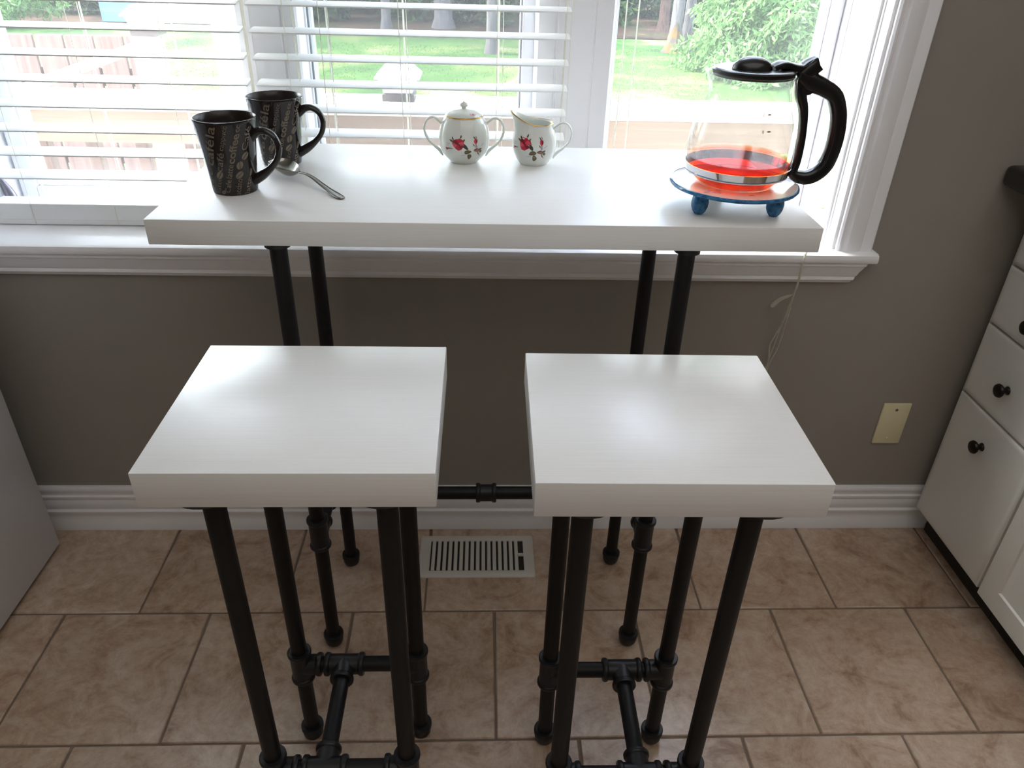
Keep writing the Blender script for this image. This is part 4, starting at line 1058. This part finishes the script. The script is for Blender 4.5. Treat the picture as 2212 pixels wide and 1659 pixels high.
bush_ms = [leaf_mesh('foliage', 2400, blob_shape(clumps(80 + k, 12, .95, 1.15, .25, .48)), .16, ('bush_leaves', 'dark_leaves', 'bush_leaves')[k], 90 + k) for k in range(3)]
k = 0
for (yy, zz, rowname) in ((21.6, 1.0, 'low leafy bush in the front row of the undergrowth at the forest edge'), (25.0, 1.6, 'shady bush behind the front row of undergrowth in the forest'), (30.0, 2.4, 'tall dark bush deep in the forest behind the other undergrowth')):
    x = -17.5 + rnd.uniform(0, .6)
    while x < 11.5:
        if not (yy < 22 and (1.6 < x < 5.6 or -3.2 < x < -.1) and rnd.random() < .55):
            o = obj('forest_bush', bush_ms[(k * 7 + 1) % 3], None, None, (x + rnd.uniform(-.3, .3), yy + rnd.uniform(-.7, .7), G), (0, 0, rnd.uniform(0, 6.28)))
            s_ = zz * rnd.uniform(.75, 1.15); o.scale = (s_ * 1.15, s_ * 1.15, s_)
            tag(o, rowname, 'bush', {1.0: 'front bushes of the forest edge', 1.6: 'second row of forest bushes', 2.4: 'far forest bushes'}[zz]); k += 1
        x += rnd.uniform(1.1, 1.6) * (1 + (yy - 21) * .05)
# hedge on the far left, pale outbuilding
hm = leaf_mesh('foliage', 5200, blob_shape(clumps(131, 18, 1.5, 1.3, .35, .62)), .17, 'cedar_leaves', 133)
for k, (x, y, s_) in enumerate(((-12.6, 18.3, 1.0), (-10.2, 18.6, .82))):
    o = obj('garden_shrub', hm, None, None, (x, y, G), (0, 0, 1.3 * k)); o.scale = (s_, s_, s_ * .9)
    tag(o, ('tall light green shrub at the far left of the lawn', 'light green shrub beside the blue and white outbuilding')[k], 'bush', 'garden shrubs left of the lawn')
t = thing('outbuilding', 'small blue and white outbuilding far off in the left window', 'shed', (-7.9, 20.6, G + .02))
b = BM(); box(b, -1.0, .35, -.8, .8, 0, 1.25, .01, 1); obj('wall_panel', b, 'shed_blue', t, label='blue wall')
b = BM(); box(b, .35, 2.4, -.8, .8, 0, 1.05, .01, 1); obj('wall_panel', b, 'shed_white', t, label='white wall')
b = BM(); extrude_x(b, [(-.95, 1.25), (.95, 1.25), (0, 1.6)], -1.1, .5); obj('roof', b, 'shed_white', t)
# grass blades nearest the house
g = np.random.RandomState(5); n = 60000
P0 = np.stack([g.uniform(-8, 8, n), 2.8 + (g.uniform(0, 1, n) ** 1.3) * 14.5, np.full(n, G)], 1)
hh = g.uniform(.012, .035, n)[:, None]; a = g.uniform(0, 2 * PI, n); q = np.stack([np.cos(a), np.sin(a), 0 * a], 1) * .005
V = np.empty((n, 3, 3)); V[:, 0] = P0 - q; V[:, 1] = P0 + q; V[:, 2] = P0 + np.stack([g.normal(0, .03, n), g.normal(0, .03, n), hh[:, 0]], 1)
me = bpy.data.meshes.new('grass'); me.vertices.add(n * 3); me.vertices.foreach_set('co', V.reshape(-1).astype(np.float32))
me.loops.add(n * 3); me.loops.foreach_set('vertex_index', np.arange(n * 3, dtype=np.int32)); me.polygons.add(n); me.polygons.foreach_set('loop_start', np.arange(0, n * 3, 3, dtype=np.int32))
me.update(calc_edges=True); me.materials.append(MATS['grass_blade'])
o = bpy.data.objects.new('grass', me); COL.objects.link(o); o['kind'] = 'stuff'; o['label'] = 'blades of grass standing up from the lawn'; o['category'] = 'grass'
